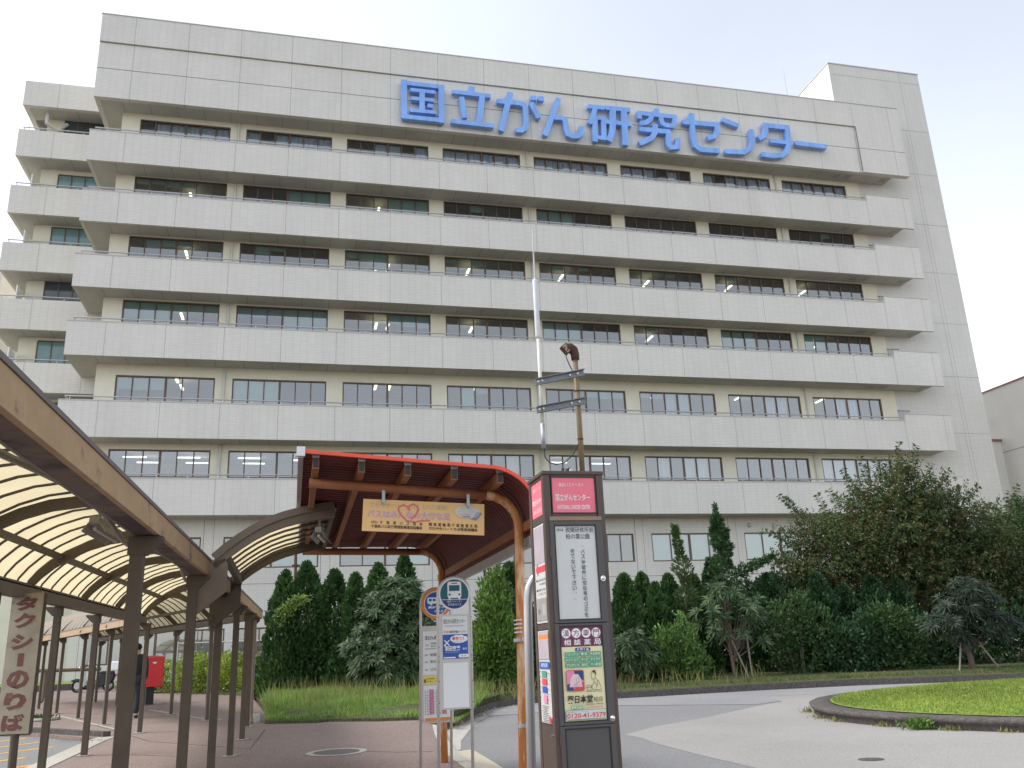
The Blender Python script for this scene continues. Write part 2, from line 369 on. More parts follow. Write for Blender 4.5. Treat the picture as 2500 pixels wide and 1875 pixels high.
# lettering: outlines from the built-in font, as flat mesh
_cd = bpy.data.curves.new('type', 'FONT'); _co = bpy.data.objects.new('type', _cd); COL.objects.link(_co)
_cd.resolution_u = 2
_cache = {}
def glyphs(s, bold=0.0):
    k = (s, bold)
    if k not in _cache:
        _cd.body = s; _cd.offset = bold; bpy.context.view_layer.update()
        me = bpy.data.meshes.new_from_object(_co.evaluated_get(bpy.context.evaluated_depsgraph_get()))
        v = np.array([x.co[:2] for x in me.vertices]) if len(me.vertices) else np.zeros((0, 2))
        _cache[k] = (v, [list(p.vertices) for p in me.polygons]); bpy.data.meshes.remove(me)
    return _cache[k]
class Panel:
    """flat artwork on a face: u to the right, v up; layers a fraction of a millimetre apart"""
    def __init__(s, fn, parent): s.fn = fn; s.parent = parent; s.acc = {}; s.k = 0
    def mb(s, m, name):
        return s.acc.setdefault((name, m.name), (MB(), m))[0]
    def poly(s, pts, m, name='graphic', lift=None):
        s.k += 1; d = .0012 + s.k*.00022 if lift is None else lift
        b = s.mb(m, name); b.f.append([b.pt(s.fn(u, v, d)) for u, v in pts]); return s
    def rect(s, u0, v0, u1, v1, m, name='graphic'): return s.poly([(u0,v0),(u1,v0),(u1,v1),(u0,v1)], m, name)
    def rrect(s, u0, v0, u1, v1, r, m, name='graphic'):
        P = []
        for cx, cy, a0 in ((u1-r, v0+r, -90), (u1-r, v1-r, 0), (u0+r, v1-r, 90), (u0+r, v0+r, 180)):
            P += [(cx+r*math.cos(R(a0+t)), cy+r*math.sin(R(a0+t))) for t in (0, 30, 60, 90)]
        return s.poly(P, m, name)
    def disc(s, u, v, ru, m, rv=None, name='graphic', n=40):
        rv = rv or ru; return s.poly([(u+ru*math.cos(2*math.pi*t/n), v+rv*math.sin(2*math.pi*t/n)) for t in range(n)], m, name)
    def line(s, pts, w, m, name='graphic'):
        s.k += 1; d = .0012 + s.k*.00022; b = s.mb(m, name); L = []; n = len(pts)
        for i, (x, y) in enumerate(pts):
            ax, ay = pts[max(i-1, 0)]; bx, by = pts[min(i+1, n-1)]; l = math.hypot(bx-ax, by-ay) or 1
            nx, ny = -(by-ay)/l*w/2, (bx-ax)/l*w/2; L.append((b.pt(s.fn(x+nx, y+ny, d)), b.pt(s.fn(x-nx, y-ny, d))))
        for i in range(n-1): b.f.append([L[i][1], L[i+1][1], L[i+1][0], L[i][0]])
        return s
    def text(s, t, u0, v0, u1, v1, m, bold=.0, slant=0):
        v, f = glyphs(t, bold)
        if not len(v): return s
        s.k += 1; d = .0012 + s.k*.00022; lo, hi = v.min(0), v.max(0); b = s.mb(m, 'lettering'); o = len(b.v)
        for x, y in v:
            fy = (y-lo[1])/max(hi[1]-lo[1], 1e-6); fx = (x-lo[0])/max(hi[0]-lo[0], 1e-6)
            b.pt(s.fn(u0+fx*(u1-u0)+slant*fy, v0+fy*(v1-v0), d))
        b.f += [[o+i for i in p] for p in f]; return s
    def vert(s, t, u, v1, v0, w, m, bold=0, rot=''):
        st = (v1-v0)/len(t)
        for i, ch in enumerate(t):
            c = v1-(i+.5)*st
            if ch in '「」ー': s.vrot(ch, u, c, w, st*.86, m, bold)
            elif ch in '。': s.text(ch, u+w*.2, c+st*.05, u+w*.45, c+st*.05+w*.25, m, bold)
            else: s.text(ch, u-w/2, c-st*.43, u+w/2, c+st*.43, m, bold)
        return s
    def vrot(s, ch, u, c, w, h, m, bold):
        v, f = glyphs(ch, bold); s.k += 1; d = .0012+s.k*.00022; lo, hi = v.min(0), v.max(0); b = s.mb(m, 'lettering'); o = len(b.v)
        kx = h/max(hi[0]-lo[0], 1e-6) if ch == 'ー' else min(w, h)*.7
        ky = w*.22/max(hi[1]-lo[1], 1e-6) if ch == 'ー' else kx
        for x, y in v:
            b.pt(s.fn(u+(y-(lo[1]+hi[1])/2)*ky, c-(x-(lo[0]+hi[0])/2)*kx, d))
        b.f += [[o+i for i in p] for p in f]; return s
    def done(s):
        for (name, _), (b, m) in s.acc.items(): b.build(name, m, s.parent)

# ================================================================== GROUND
RD = -.10                                    # the roadway lies a kerb's height below the paving
zr = lambda y: gz(min(y, 60)) + RD if y > 0 else RD
zp = lambda y: gz(min(y, 60)) if y > 0 else 0
g = MB()
ys = [-400, -5, 0, 60, 1600]
for i in range(4):
    g.face([(-1500, ys[i], zr(ys[i])-.02), (1500, ys[i], zr(ys[i])-.02), (1500, ys[i+1], zr(ys[i+1])-.02), (-1500, ys[i+1], zr(ys[i+1])-.02)])
struct('ground', g, SOIL)
KL = [EN((2.24, n_, 0))[:2] for n_ in (-6, 0, 6, 11.7)] + [g8(740, 1565), g8(700, 1510), g8(670, 1450), g8(655, 1400)]
struct('road', MB().face([(-1.5, -20, RD), (40, -20, RD), (40, 0, RD), (-1.5, 0, RD)]).face([(-3.5, 0, RD), (40, 0, RD), (40, 27, zr(27)), (-3.5, 27, zr(27))]), ASPH)
pv = [p for p in KL] + [g8(540, 1370), (-4.3, 19.5), (-5.6, 20.5), (-9.0, 30.5), (-17, 38.5), (-40, 52), (-40, 20), (-13, 20.3), g7(190, 1450), g7(330, 1460), g7(480, 1475), g7(620, 1478), g7(540, 1500), g7(300, 1600), g7(150, 1700), (-5.4, 8), (-4.5, 0), (-4.0, -6)]
struct('pavement', MB().slab(pv, zp, 0), PAVE)
# the taxi bay in asphalt below the paving's edge
tb = [(-4.4, -6), (-4.9, 0), (-5.7, 8), g7(130, 1700), g7(290, 1600), g7(530, 1500), g7(600, 1484), g7(470, 1481), g7(190, 1456), (-13.5, 20.6), (-40, 20.6), (-40, -6)]
struct('taxi_bay', MB().face([(x, y, (gz(y) if y > 0 else 0) - .05) for x, y in tb]), ASPH)
# pale edging stones round the bay
def strip(pts, w, z0, z1, m, name, zf=zp, jo=0):
    b = MB(); n = len(pts)
    L = []
    for i, (x, y) in enumerate(pts):
        ax, ay = pts[max(i-1, 0)]; bx, by = pts[min(i+1, n-1)]; l = math.hypot(bx-ax, by-ay) or 1
        nx, ny = -(by-ay)/l*w/2, (bx-ax)/l*w/2
        L.append([b.pt(q) for q in ((x-nx, y-ny, zf(y)+z0), (x+nx, y+ny, zf(y)+z0), (x+nx, y+ny, zf(y)+z1), (x-nx, y-ny, zf(y)+z1))])
    for i in range(n-1):
        for j in range(4): b.f.append([L[i][j], L[i][(j+1) % 4], L[i+1][(j+1) % 4], L[i+1][j]])
    b.f.append(L[0][::-1]); b.f.append(L[-1]); return struct(name, b, m)
strip([(-4.0, -6), (-4.5, 0), (-5.3, 8), g7(225, 1659), g7(400, 1580), g7(570, 1500), g7(640, 1476)], .34, -.2, .012, CONC, 'bay_kerb')
strip([g7(640, 1470), g7(480, 1462), g7(330, 1452), g7(190, 1444), (-13.5, 20.9), (-30, 20.9)], .16, -.2, .09, KERB, 'bay_kerb_dark')
for k in range(7):                           # yellow hatching in the bay
    a = Vector((-10.25+.62*k*.98, 18.6-1.13*k, 0)); d = Vector((.62, .93, 0)).normalized()
    b = MB()
    p0, p1 = a - d*2.2, a + d*(.35 + .25*(k % 3))
    s_ = Vector((-d.y, d.x, 0))*.075
    b.face([(q.x, q.y, gz(q.y)-.046) for q in (p0-s_, p1-s_, p1+s_, p0+s_)])
    o = struct('bay_marking', b, YELL); o['group'] = 'hatched lines in the taxi bay'
# roadside kerb, sloped concrete ramp piece, gutter
strip(KL, .17, -.25, .006, CONC, 'kerb')
rp = [g8(745, 1562), g8(868, 1552, -.1), g8(1045, 1659, -.1), EN((2.6, 9, 0))[:2], EN((2.35, 9, 0))[:2], g8(860, 1640)]
struct('kerb_ramp', MB().face([(x, y, zr(y)+(.1 if i in (0, 4, 5) else .012)) for i, (x, y) in enumerate(rp)]), mat('beige_ramp', (.5, .44, .35), .8, .1, 9))
cg = [g8(668, 1440), g8(760, 1410, RD), g8(900, 1352, RD), g8(985, 1340, RD), g8(880, 1395, RD), g8(800, 1500, RD), g8(800, 1548, RD), g8(745, 1552, -.02), g8(705, 1500)]
struct('gutter', MB().face([(x, y, zr(y)+.005) for x, y in cg]), CONC)
# worn pale carriageway and patches
pale = [g9(0, 1410, RD), g9(300, 1358, RD), g9(610, 1289, RD), g9(760, 1262, RD), (5.8, 22.5), (12, 22.8), (40, 24), (40, -6), (3.2, -6), (2.9, 6), g9(600, 1659, RD), g9(300, 1590, RD), g9(0, 1512, RD), g9(-80, 1480, RD), g8(1780, 1460, RD)]
struct('road_patch_pale', MB().face([(x, y, zr(y)+.003) for x, y in pale]), ASPHL)
far = [(-3.2, 19.0), (-.6, 20.3), g9(-200, 1285, RD), g9(0, 1284, RD), g9(610, 1278, RD), g9(760, 1258, RD), (5.8, 22.5), (12, 22.8), (40, 24), (40, 26.8), (-3.2, 26.8)]
struct('road_patch_far', MB().face([(x, y, zr(y)+.006) for x, y in far]), ground_mat('grey_blue_asphalt', (.235, .232, .236), .28, 50, .3))
MBq = MB(); gx, gy = g9(1295, 1612, RD); MBq.face([(gx+.16*math.cos(R(a)), gy+.13*math.sin(R(a)), zr(gy+.13*math.sin(R(a)))+.013) for a in range(0, 360, 20)])
tag(MBq.build('valve_cover', KERB), 'small dark round valve cover set in the pale roadway', 'manhole')
# thin pale lines set in the paving
for pts in ([(300, 1335), (400, 1357), (560, 1395), (690, 1425)], [(900, 1310), (975, 1322), (1200, 1360), (1330, 1370)], [(250, 1285), (480, 1270), (610, 1256)], [(855, 1265), (905, 1262), (965, 1272)]):
    strip([g7(*p) for p in pts], .05, -.05, .004, CONC, 'paving_seam')
for pts in ([(560, 1400), (900, 1500), (1500, 1545), (1590, 1430)], [(300, 1330), (690, 1340)], [(760, 1580), (1100, 1590)]):
    strip([g7(*p) for p in pts], .025, -.05, .003, KERB, 'paving_seam')
strip([g8(240, 1560), g8(420, 1565), g8(632, 1560)], .02, -.05, .003, KERB, 'paving_seam')

# verge bank under the hedges
vf = [g7(1590, 1395), g7(1900, 1390), g8(0, 1382), g8(300, 1380), g8(540, 1372), g8(650, 1402), g8(760, 1408, RD), g8(870, 1340, RD), g8(1000, 1300, RD), g8(1150, 1275, RD), (1.2, 23.6), g9(0, 1230, RD), g9(300, 1212, RD), g9(600, 1195, RD), g9(1200, 1165, RD), g9(2212, 1130, RD), (40, 25.5)]
vb = vf + [(40, 46), (-9.5, 38), (-12, 33.6), (-10.4, 31.4), (-8.5, 29.4), (-6.6, 24)]
b = MB(); inner = []
cx, cy = 4, 33
top = [b.pt((x, y, zr(y)+.16)) for x, y in vb]; bot = [b.pt((x, y, zr(y)-.05)) for x, y in vb]
in2 = [b.pt((x+(cx-x)*.05, y+(min(cy, y+6)-y)*.12, zr(y)+.3)) for x, y in vb]
n = len(vb)
for k in range(n):
    j = (k+1) % n; b.f.append([bot[k], bot[j], top[j], top[k]]); b.f.append([top[k], top[j], in2[j], in2[k]])
b.f.append(in2)
struct('verge', b, ground_mat('mossy_soil', (.055, .07, .025), .6, 14, .8, col2=(.085, .085, .04)))
strip([(x, y) for x, y in vf[6:]], .14, -.05, .15, KERB, 'verge_kerb', zr)

# traffic island: dark rounded kerb and mown lawn
IC = (12.6, 16.2); IA, IB, IR = 7.3, 4.3, R(-14)
def isl(t, k=1.0):
    sgn = lambda v: math.copysign(abs(v)**.88, v)
    x, y = IA*k*sgn(math.cos(t)), IB*k*sgn(math.sin(t))
    return (IC[0]+x*math.cos(IR)-y*math.sin(IR), IC[1]+x*math.sin(IR)+y*math.cos(IR))
NI = 120
b = MB(); prof = [(1.0, -.1), (1.0, .10), (1.007, .115), (1.01, .17), (1.002, .20), (.985, .215), (.955, .205), (.95, .15)]
rows = [[b.pt((*isl(2*math.pi*j/NI, k), zr(isl(2*math.pi*j/NI, k)[1])+h+(.004*math.sin(j*2.3) if h > .1 else 0))) for j in range(NI)] for k, h in prof]
for a, c in zip(rows, rows[1:]):
    for j in range(NI): b.f.append([a[j], a[(j+1) % NI], c[(j+1) % NI], c[j]])
struct('island_kerb', b, KERB, True)
b = MB(); rows = []
for k in (.956, .9, .75, .5, .25):
    rows.append([b.pt((*isl(2*math.pi*j/NI, k), zr(isl(2*math.pi*j/NI, k)[1])+.19+.32*(1-k**2))) for j in range(NI)])
for a, c in zip(rows, rows[1:]):
    for j in range(NI): b.f.append([a[j], a[(j+1) % NI], c[(j+1) % NI], c[j]])
b.f.append(rows[-1])
struct('island_lawn', b, LAWNB, True)
def isl_h(x, y):
    dx, dy = x-IC[0], y-IC[1]; u = (dx*math.cos(IR)+dy*math.sin(IR))/IA; v = (-dx*math.sin(IR)+dy*math.cos(IR))/IB
    k2 = (abs(u)**(2/.88)+abs(v)**(2/.88))**.88
    return k2, zr(y)+.19+.32*(1-k2)

# strip of lawn and low dark kerb along the building
bl = [EN((e_, n_, 0)) for e_, n_ in ((-40, 43.5), (-9.2, 43.5), (-9.2, 49.5), (-40, 49.5))]
struct('building_lawn', MB().face([(p[0], p[1], zp(p[1])+.22) for p in bl]), LAWNB)
strip([EN((e_, 43.4, 0))[:2] for e_ in (-40, -25, -9.2)], .18, -.1, .26, KERB, 'lawn_kerb')

# manhole in the paving
mx_, my_ = -2.84, 14.12
t = thing('manhole_cover', 'round grey iron manhole cover set in a pale ring in the paving', 'manhole', (mx_, my_, gz(my_)))
ring = lambda r0, r1, z: [((mx_+r*math.cos(2*math.pi*k/40), my_+r*math.sin(2*math.pi*k/40)), z) for r in (r0, r1) for k in range(40)]
b = MB()
P = [b.pt((x, y, gz(y)+.006)) for (x, y), z in ring(.345, .45, 0)]
for k in range(40): b.f.append([P[k], P[(k+1) % 40], P[40+(k+1) % 40], P[40+k]])
b.build('collar', CONC, t)
b = MB().face([(mx_+.335*math.cos(2*math.pi*k/40), my_+.335*math.sin(2*math.pi*k/40), gz(my_+.335*math.sin(2*math.pi*k/40))+.007) for k in range(40)])
b.build('lid', mat('iron_lid', (.13, .115, .105), .7, .3, 40, bump=.4), t)

# ================================================================== MAIN BUILDING
FB = Fr(0, 0, 0, YAW); FB.o = (-0.0, BD, H)           # x along the facade, y inwards, z from eye height
BT = thing('hospital_building', 'long eight storey hospital block in grey tile with banded balconies', 'building', (0, BD, H), YAW)
BTOP = [29.18, 25.40, 21.52, 17.66, 13.32, 9.25]
BBOT = [27.24, 23.47, 19.59, 15.73, 11.36, 7.34]
SL, SR, ST = -23.95, 29.48, 26.05
ND = 1.4                                              # depth of the balconies
# parapet
pb = MB(FB)
pb.box(SL, ST, 0, .3, 31.35, 35.0); pb.box(SL, ST, -.10, .35, 35.04, 36.91)
pb.box(ST, SR+.35, -.10, .3, 31.35, 36.905)
pb.box(SL, SL+.25, .352, 4.3, 31.352, 36.90)
pb.build('parapet', TILE, BT)
MB(FB).box(SL+.02, ST-.002, -.004, .01, 33.25, 33.285).box(ST-.03, ST+.03, -.104, -.09, 31.4, 35.0).box(ST, SR+.34, -.104, -.09, 33.25, 33.28).build('parapet_joint', DARK, BT)
MB(FB).box(SL+.02, ST-.02, .02, .3, 35.0, 35.04).build('parapet_groove', DARK, BT)
MB(FB).box(SL-.03, SR+.36, -.13, .4, 36.91, 36.97).build('coping', mat('coping_metal', (.5, .5, .49), .5), BT)
MB(FB).box(SL+.02, SR-.8, .03, ND+.3, 31.362, 31.7).box(SL+.25, -22.62, ND+.3, 4.3, 31.364, 31.7).build('soffit', SOFF, BT)
MB(FB).box(SL+.3, 26, .4, 22, 36.0, 36.2).build('roof', mat('roof_deck', (.3, .3, .3), .9), BT)
# walls and floors behind the balconies
WX = [-21.62+6.01*k for k in range(8)]; WW = 5.1
wtop = [31.02, 27.22, 23.42, 19.52, 15.14, 11.05]; wbot = [29.55, 25.75, 21.9, 18.0, 13.66, 9.55]
zlo = BBOT + []; zhi = [31.36] + BBOT[:-1]
w = MB(FB); XL, XR = -22.62, 26.66
for r_ in range(6):
    z0, z1 = zlo[r_], zhi[r_]
    w.box(XL, XR, ND, ND+.2, z0, wbot[r_]); w.box(XL, XR, ND, ND+.2, wtop[r_], z1)
    xs = [XL] + [q for x in WX for q in (x, x+WW)] + [XR]
    for k in range(0, len(xs), 2): w.box(xs[k], xs[k+1], ND, ND+.2, wbot[r_], wtop[r_])
w.box(XL, XL+.2, ND+.2, 22, 7.34, 36)
w.build('wall', CREAM, BT)
# rooms: floors, ceilings, back walls
b = MB(FB)
for r_ in range(6):
    b.box(XL+.2, XR, ND+.2, 6.5, zlo[r_]+.02, zlo[r_]+.25)
for x in [XL+.3] + [x-.5 for x in WX[1:]] + [XR-.1]: b.box(x-.05, x+.05, ND+.21, 6.4, 7.4, 31.3)
b.box(XL+.2, XR, ND+.2, 6.5, 31.4, 31.6); b.box(XL, XR, 6.5, 6.7, -1.2, 31.6); b.box(XL+.2, XR, ND+.31, 6.45, 3.2, 3.4); b.box(XL+.2, XR, ND+.31, 6.45, -1.2, -.4); b.box(XL+.2, XR, ND+.31, 6.45, 7.36, 7.5)
b.build('room_shell', INT, BT)
# lower two storeys in tile
lw = MB(FB); z2b, z2t = 4.76, 6.40; g1b, g1t = .18, 1.75
xs = [XL] + [q for x in WX for q in (x, x+4.9)] + [XR]
lw.box(XL, XR, ND, ND+.3, z2t, 7.345); lw.box(XL, XR, ND, ND+.3, g1t, z2b); lw.box(XL, XR, ND, ND+.3, -1.6, g1b)
for k in range(0, len(xs), 2): lw.box(xs[k], xs[k+1], ND, ND+.3, z2b, z2t)
GX = [(-21.9, -15.3), (-14.83, -9.9), (-8.9, -4.0), (-2.9, 2.0)]
gs = [XL] + [q for x in GX for q in x] + [XR]
for k in range(0, len(gs), 2): lw.box(gs[k], gs[k+1], ND, ND+.3, g1b, g1t)
lw.build('lower_wall', tile_mat('grey_tile_lower', (.67, .65, .60), pitch=6.01, off=-22.12, jcol=.45), BT)
b = MB(FB).box(XL+.01, XR-.01, ND-.004, ND+.02, 3.93, 3.965)
for x in WX: b.box(x+5.0, x+5.03, ND-.005, ND+.01, -1, 7.3)
b.build('wall_joint', mat('tile_joint', (.27, .265, .25), .9), BT)

def window(x0, x1, z0, z1, cols, proto, name='window', mid=True):
    fr = MB(FB); t_ = .075; y0, y1 = ND+.05, ND+.14
    fr.box(x0, x1, y0, y1, z0, z0+t_).box(x0, x1, y0, y1, z1-t_, z1).box(x0, x0+t_, y0, y1, z0+t_, z1-t_).box(x1-t_, x1, y0, y1, z0+t_, z1-t_)
    st = (x1-x0)/cols
    for k in range(1, cols):
        wd = .06 if mid and k*2 == cols else .032
        fr.box(x0+k*st-wd, x0+k*st+wd, y0+.012+(k % 2)*.012, y1-.01, z0+t_, z1-t_)
    o = fr.build(name, FRAMEB, BT)
    gl = MB(FB)
    for k in range(cols):
        yy = y0+.055+(.012 if k % 2 else 0)
        gl.face([(x0+k*st+.03, yy, z0+.06), (x0+(k+1)*st-.03, yy, z0+.06), (x0+(k+1)*st-.03, yy, z1-.06), (x0+k*st+.03, yy, z1-.06)])
    gl.build('pane', GLASS, o)
    return o, st
def hang(o, x0, st, cells, z1, drop, m, name, wave=0):
    """blinds or curtains behind some panes of a window; drop per cell"""
    b = MB(FB)
    for k, d in zip(cells, drop):
        a, c = x0+k*st+.04, x0+(k+1)*st-.04
        if wave:
            q = 14; pt = [(a+(c-a)*i/q, ND+.26+.035*math.sin(i*2.6+k), 0) for i in range(q+1)]
            for i in range(q): b.face([(*pt[i][:2], z1-d), (*pt[i+1][:2], z1-d), (*pt[i+1][:2], z1-.03), (*pt[i][:2], z1-.03)])
        else: b.face([(a, ND+.24, z1-d), (c, ND+.24, z1-d), (c, ND+.24, z1-.03), (a, ND+.24, z1-.03)])
    b.build(name, m, o)
BL = {  # teal blinds seen in the photograph: (row, bay): [(pane, drop)]
 (1,0):[(0,.35),(1,.3),(2,.45),(3,.4)], (1,1):[(3,1.2),(4,1.2),(5,1.2)], (1,2):[(3,1.2),(4,1.2),(5,1.1)], (1,3):[(2,.5)], (1,4):[(0,.7),(1,.8),(2,1.2)], (1,7):[(3,.4)],
 (2,0):[(1,.6),(2,.45),(3,.35)], (2,1):[(1,.55),(2,.3)], (2,2):[(0,.4),(1,.5),(2,1.1)], (2,3):[(0,.3),(2,.4)], (2,4):[(1,.35),(3,.3)], (2,5):[(3,.35)], (2,6):[(1,.3)],
 (3,0):[(0,1),(1,1.3),(2,1.3),(3,.5),(4,.5),(5,.5)], (3,1):[(0,.5),(1,.6),(2,.5),(3,1.4),(4,1.4),(5,1.4)], (3,2):[(3,.6),(4,.75),(5,.8)], (3,4):[(0,1.1),(1,1.4),(2,1.4)], (3,6):[(0,1.2),(1,1.4),(2,1.3)], (3,7):[(0,1.2),(1,1.4)], (3,5):[(1,.3)],
 (4,0):[(0,.7),(1,.75),(2,.72)], (4,1):[(0,1.4),(1,1.4),(2,1.4)], (4,3):[(1,1.2),(2,.4)], (4,4):[(3,.4),(4,.5),(5,.45)], (4,5):[(0,.35),(1,.4),(2,.4)], (4,6):[(1,.3),(3,.35),(4,.3)]}
for r_ in range(6):
    for k in range(8):
        x0 = WX[k]; o, st = window(x0, x0+WW, wbot[r_], wtop[r_], 6, None)
        rr = random.Random(r_*31+k)
        if r_ == 0:
            cells = [c for c in range(6) if rr.random() < .8]; hang(o, x0, st, cells, wtop[0], [1.4]*6, CURT, 'curtain', 1)
        elif r_ == 5:
            cells = {2: [1, 2, 4], 3: [0, 1, 2, 4], 4: [2], 5: [1, 3, 4], 6: [], 7: [0, 1, 2, 4, 5]}.get(k, [])
            if cells: hang(o, x0, st, cells, wtop[5], [1.45]*6, NET, 'curtain', 1)
        elif (r_, k) in BL:
            q = BL[(r_, k)]; hang(o, x0, st, [a for a, _ in q], wtop[r_], [d for _, d in q], TEAL, 'blind')
        if r_ == 4 and k > 4: hang(o, x0, st, [2, 3] if k != 6 else [3, 4], wtop[r_], [1.42, 1.42], CURT, 'curtain', 1)
for k in range(8):
    x0 = WX[k]; o, st = window(x0, x0+4.9, z2b, z2t, 4 if k != 4 else 6, None)
    q = {5: [(0, 1.6), (1, 1.6), (2, 1.6)], 6: [(0, 1.6), (1, 1.2), (2, 1.2)], 2: [(0, .5), (3, 1.5)], 1: [(2, 1.5), (3, 1.5)], 4: [(2, .9), (3, 1.2)]}.get(k, [])
    if q: hang(o, x0, st, [a for a, _ in q], z2t, [d for _, d in q], TEAL, 'blind')
for i, (a, c) in enumerate(GX):
    o, st = window(a, c, g1b, g1t, 6 if i == 0 else 4, None)
    if i == 1: hang(o, a, st, [1, 2], g1t, [1.0, 1.0], TEAL, 'blind')
# ceiling lamps seen in the rooms
for r_, k, ds, nn in [(2,0,2.9,2.6),(2,2,1.9,2.7),(2,2,2.6,2.7),(2,3,1.6,2.6),(2,4,1.7,2.6),(2,5,1.6,2.7),(2,6,1.5,2.6),(2,7,1.1,2.7),(3,0,2.9,2.6),(3,2,1.9,2.7),(3,2,2.6,2.7),(3,3,1.7,2.6),(3,5,1.5,2.7),(3,7,1.6,2.6),(4,0,2.9,2.5),(4,0,3.0,3.9),(4,2,1.9,2.7),(4,2,2.7,2.7),(4,3,1.75,2.6),(4,5,1.5,2.7),(4,6,1.3,2.6),(4,7,1.3,2.7),(1,0,2.9,2.6),(1,2,2,2.6)]:
    zz = zhi[r_]+.0-.06
    MB(FB).box(WX[k]+ds, WX[k]+ds+.14, nn-.5, nn+.5, zz-.42, zz-.36).build('ceiling_lamp', LAMPY, BT)
for k, (a, n_) in [(0, (.4, 3.2)), (0, (.9, 4.6)), (0, (3.2, 3.2)), (0, (3.5, 4.6)), (1, (.4, 3.2)), (1, (.6, 4.6)), (1, (3.4, 3.6)), (4, (.5, 3.4)), (4, (3.4, 3.6))]:
    MB(FB).box(WX[k]+a, WX[k]+a+1.2, n_-.06, n_+.06, 11.0, 11.05).build('ceiling_lamp', LAMPW, BT)
# balconies
for r_ in range(6):
    t1, t0 = BTOP[r_], BBOT[r_]
    p = MB(FB).box(SL, ST, 0, .16, t0, t1).box(ST+.0, SR, -.006, .16, t0, t1+.43)
    p.box(SL, SL+.16, .162, 4.0, t0+.001, t1-.001)
    o = p.build('balcony', TILE, BT)
    MB(FB).box(SL+.02, SR-.75, .03, ND-.001, t0+.01, t0+.3).box(SL+.161, XL-.001, ND, 4.2, t0+.012, t0+.3).build('soffit', SOFF, o)
    MB(FB).box(SL-.012, ST-.01, -.02, .18, t1-.05, t1+.012).box(ST-.012, SR+.01, -.026, .18, t1+.39, t1+.44).build('coping', mat('tile_coping', (.5, .49, .47), .6), o)
    h = MB(FB); rz_ = t1+.21; yy = .12
    h.tube([(SL+.25, .9, rz_), (SL+.25, yy, rz_), (ST-.2, yy, rz_)], .038, 8)
    x = SL+.5
    while x < ST-.3: h.tube([(x, yy, t1), (x, yy, rz_)], .016, 6); x += 1.5
    h.build('handrail', STEEL, o)
    if r_ < 5: MB(FB).box(26.72, 27.55, ND-.04, ND-.01, t0+.3, t1+1.0).build('door', mat('grey_door', (.45, .45, .44), .5), BT); MB(FB).box(26.66, 27.61, ND-.03, ND-.002, t1+1.0, t1+1.06).build('door_head', DARK, BT)
# downpipes, outlets, hatches
for x in (-16.04, 1.94, 19.94):
    for r_ in range(6): MB(FB).tube([(x, ND-.09, zlo[r_]+.31), (x, ND-.09, zhi[r_]-.02)], .06, 8).build('downpipe', mat('pipe_paint', (.6, .59, .54), .5), BT)
for x in (14.84, 16.48): MB(FB).ball((x, ND-.02, 6.83), .13, .1, .13).build('vent_hood', STEEL, BT)
for r_ in range(5):
    b = MB(FB)
    for x in (24.2, 25.1, 28.0): b.box(x, x+.5, .5, 1.0, zhi[r_]-.004, zhi[r_]+.002)
    b.build('ceiling_hatch', mat('hatch', (.36, .36, .34), .7), BT)
# stair tower
TW = MB(FB).box(26.66, 33.62, ND, 12, -1.6, 36.2).box(25.85, 33.62, ND+.002, 12, 36.2, 41.42)
tw = TW.build('stair_tower', TILEL, BT)
MB(FB).box(25.84, 25.86, ND+.05, 11.9, 36.3, 41.38).build('tower_flank', mat('tower_flank_cream', (.74, .70, .60), .8, .05, 1), tw)
MB(FB).box(25.80, 33.66, ND-.04, 12.04, 41.42, 41.5).build('coping', MATS['coping_metal'], tw)
b = MB(FB)
for zz in (36.3, 32.6, 28.46, 24.66, 20.8, 16.9, 12.9): b.box(29.6 if zz < 36 else 25.9, 33.6, ND-.004, ND+.02, zz-.02, zz+.02)
b.box(31.6, 31.63, ND-.005, ND+.02, -1, 36.3); b.box(25.9, 33.6, ND-.004, ND+.02, 40.5, 40.53); b.build('tower_joint', mat('tower_joint_grey', (.42, .41, .39), .9), tw)
MB(FB).box(25.79, 25.85, 4.6, 5.5, 37.3, 39.0).build('window', FRAMEB, tw)
MB(FB).tube([(25.74, 6.8, 36.3), (25.74, 6.8, 39.6)], .06, 8).box(25.66, 25.82, 6.7, 6.9, 39.5, 39.8).build('downpipe', MATS['pipe_paint'], tw)
MB(FB).tube([(21.4, .6, 36.9), (21.4, .6, 39.7)], [.045, .012], 6).build('lightning_rod', STEEL, BT)
for x in (-23.2, -19.0, -4.0, 10.0): MB(FB).tube([(x, .1, 36.95), (x, .1, 37.12)], .02, 6).build('parapet_anchor', STEEL, BT)

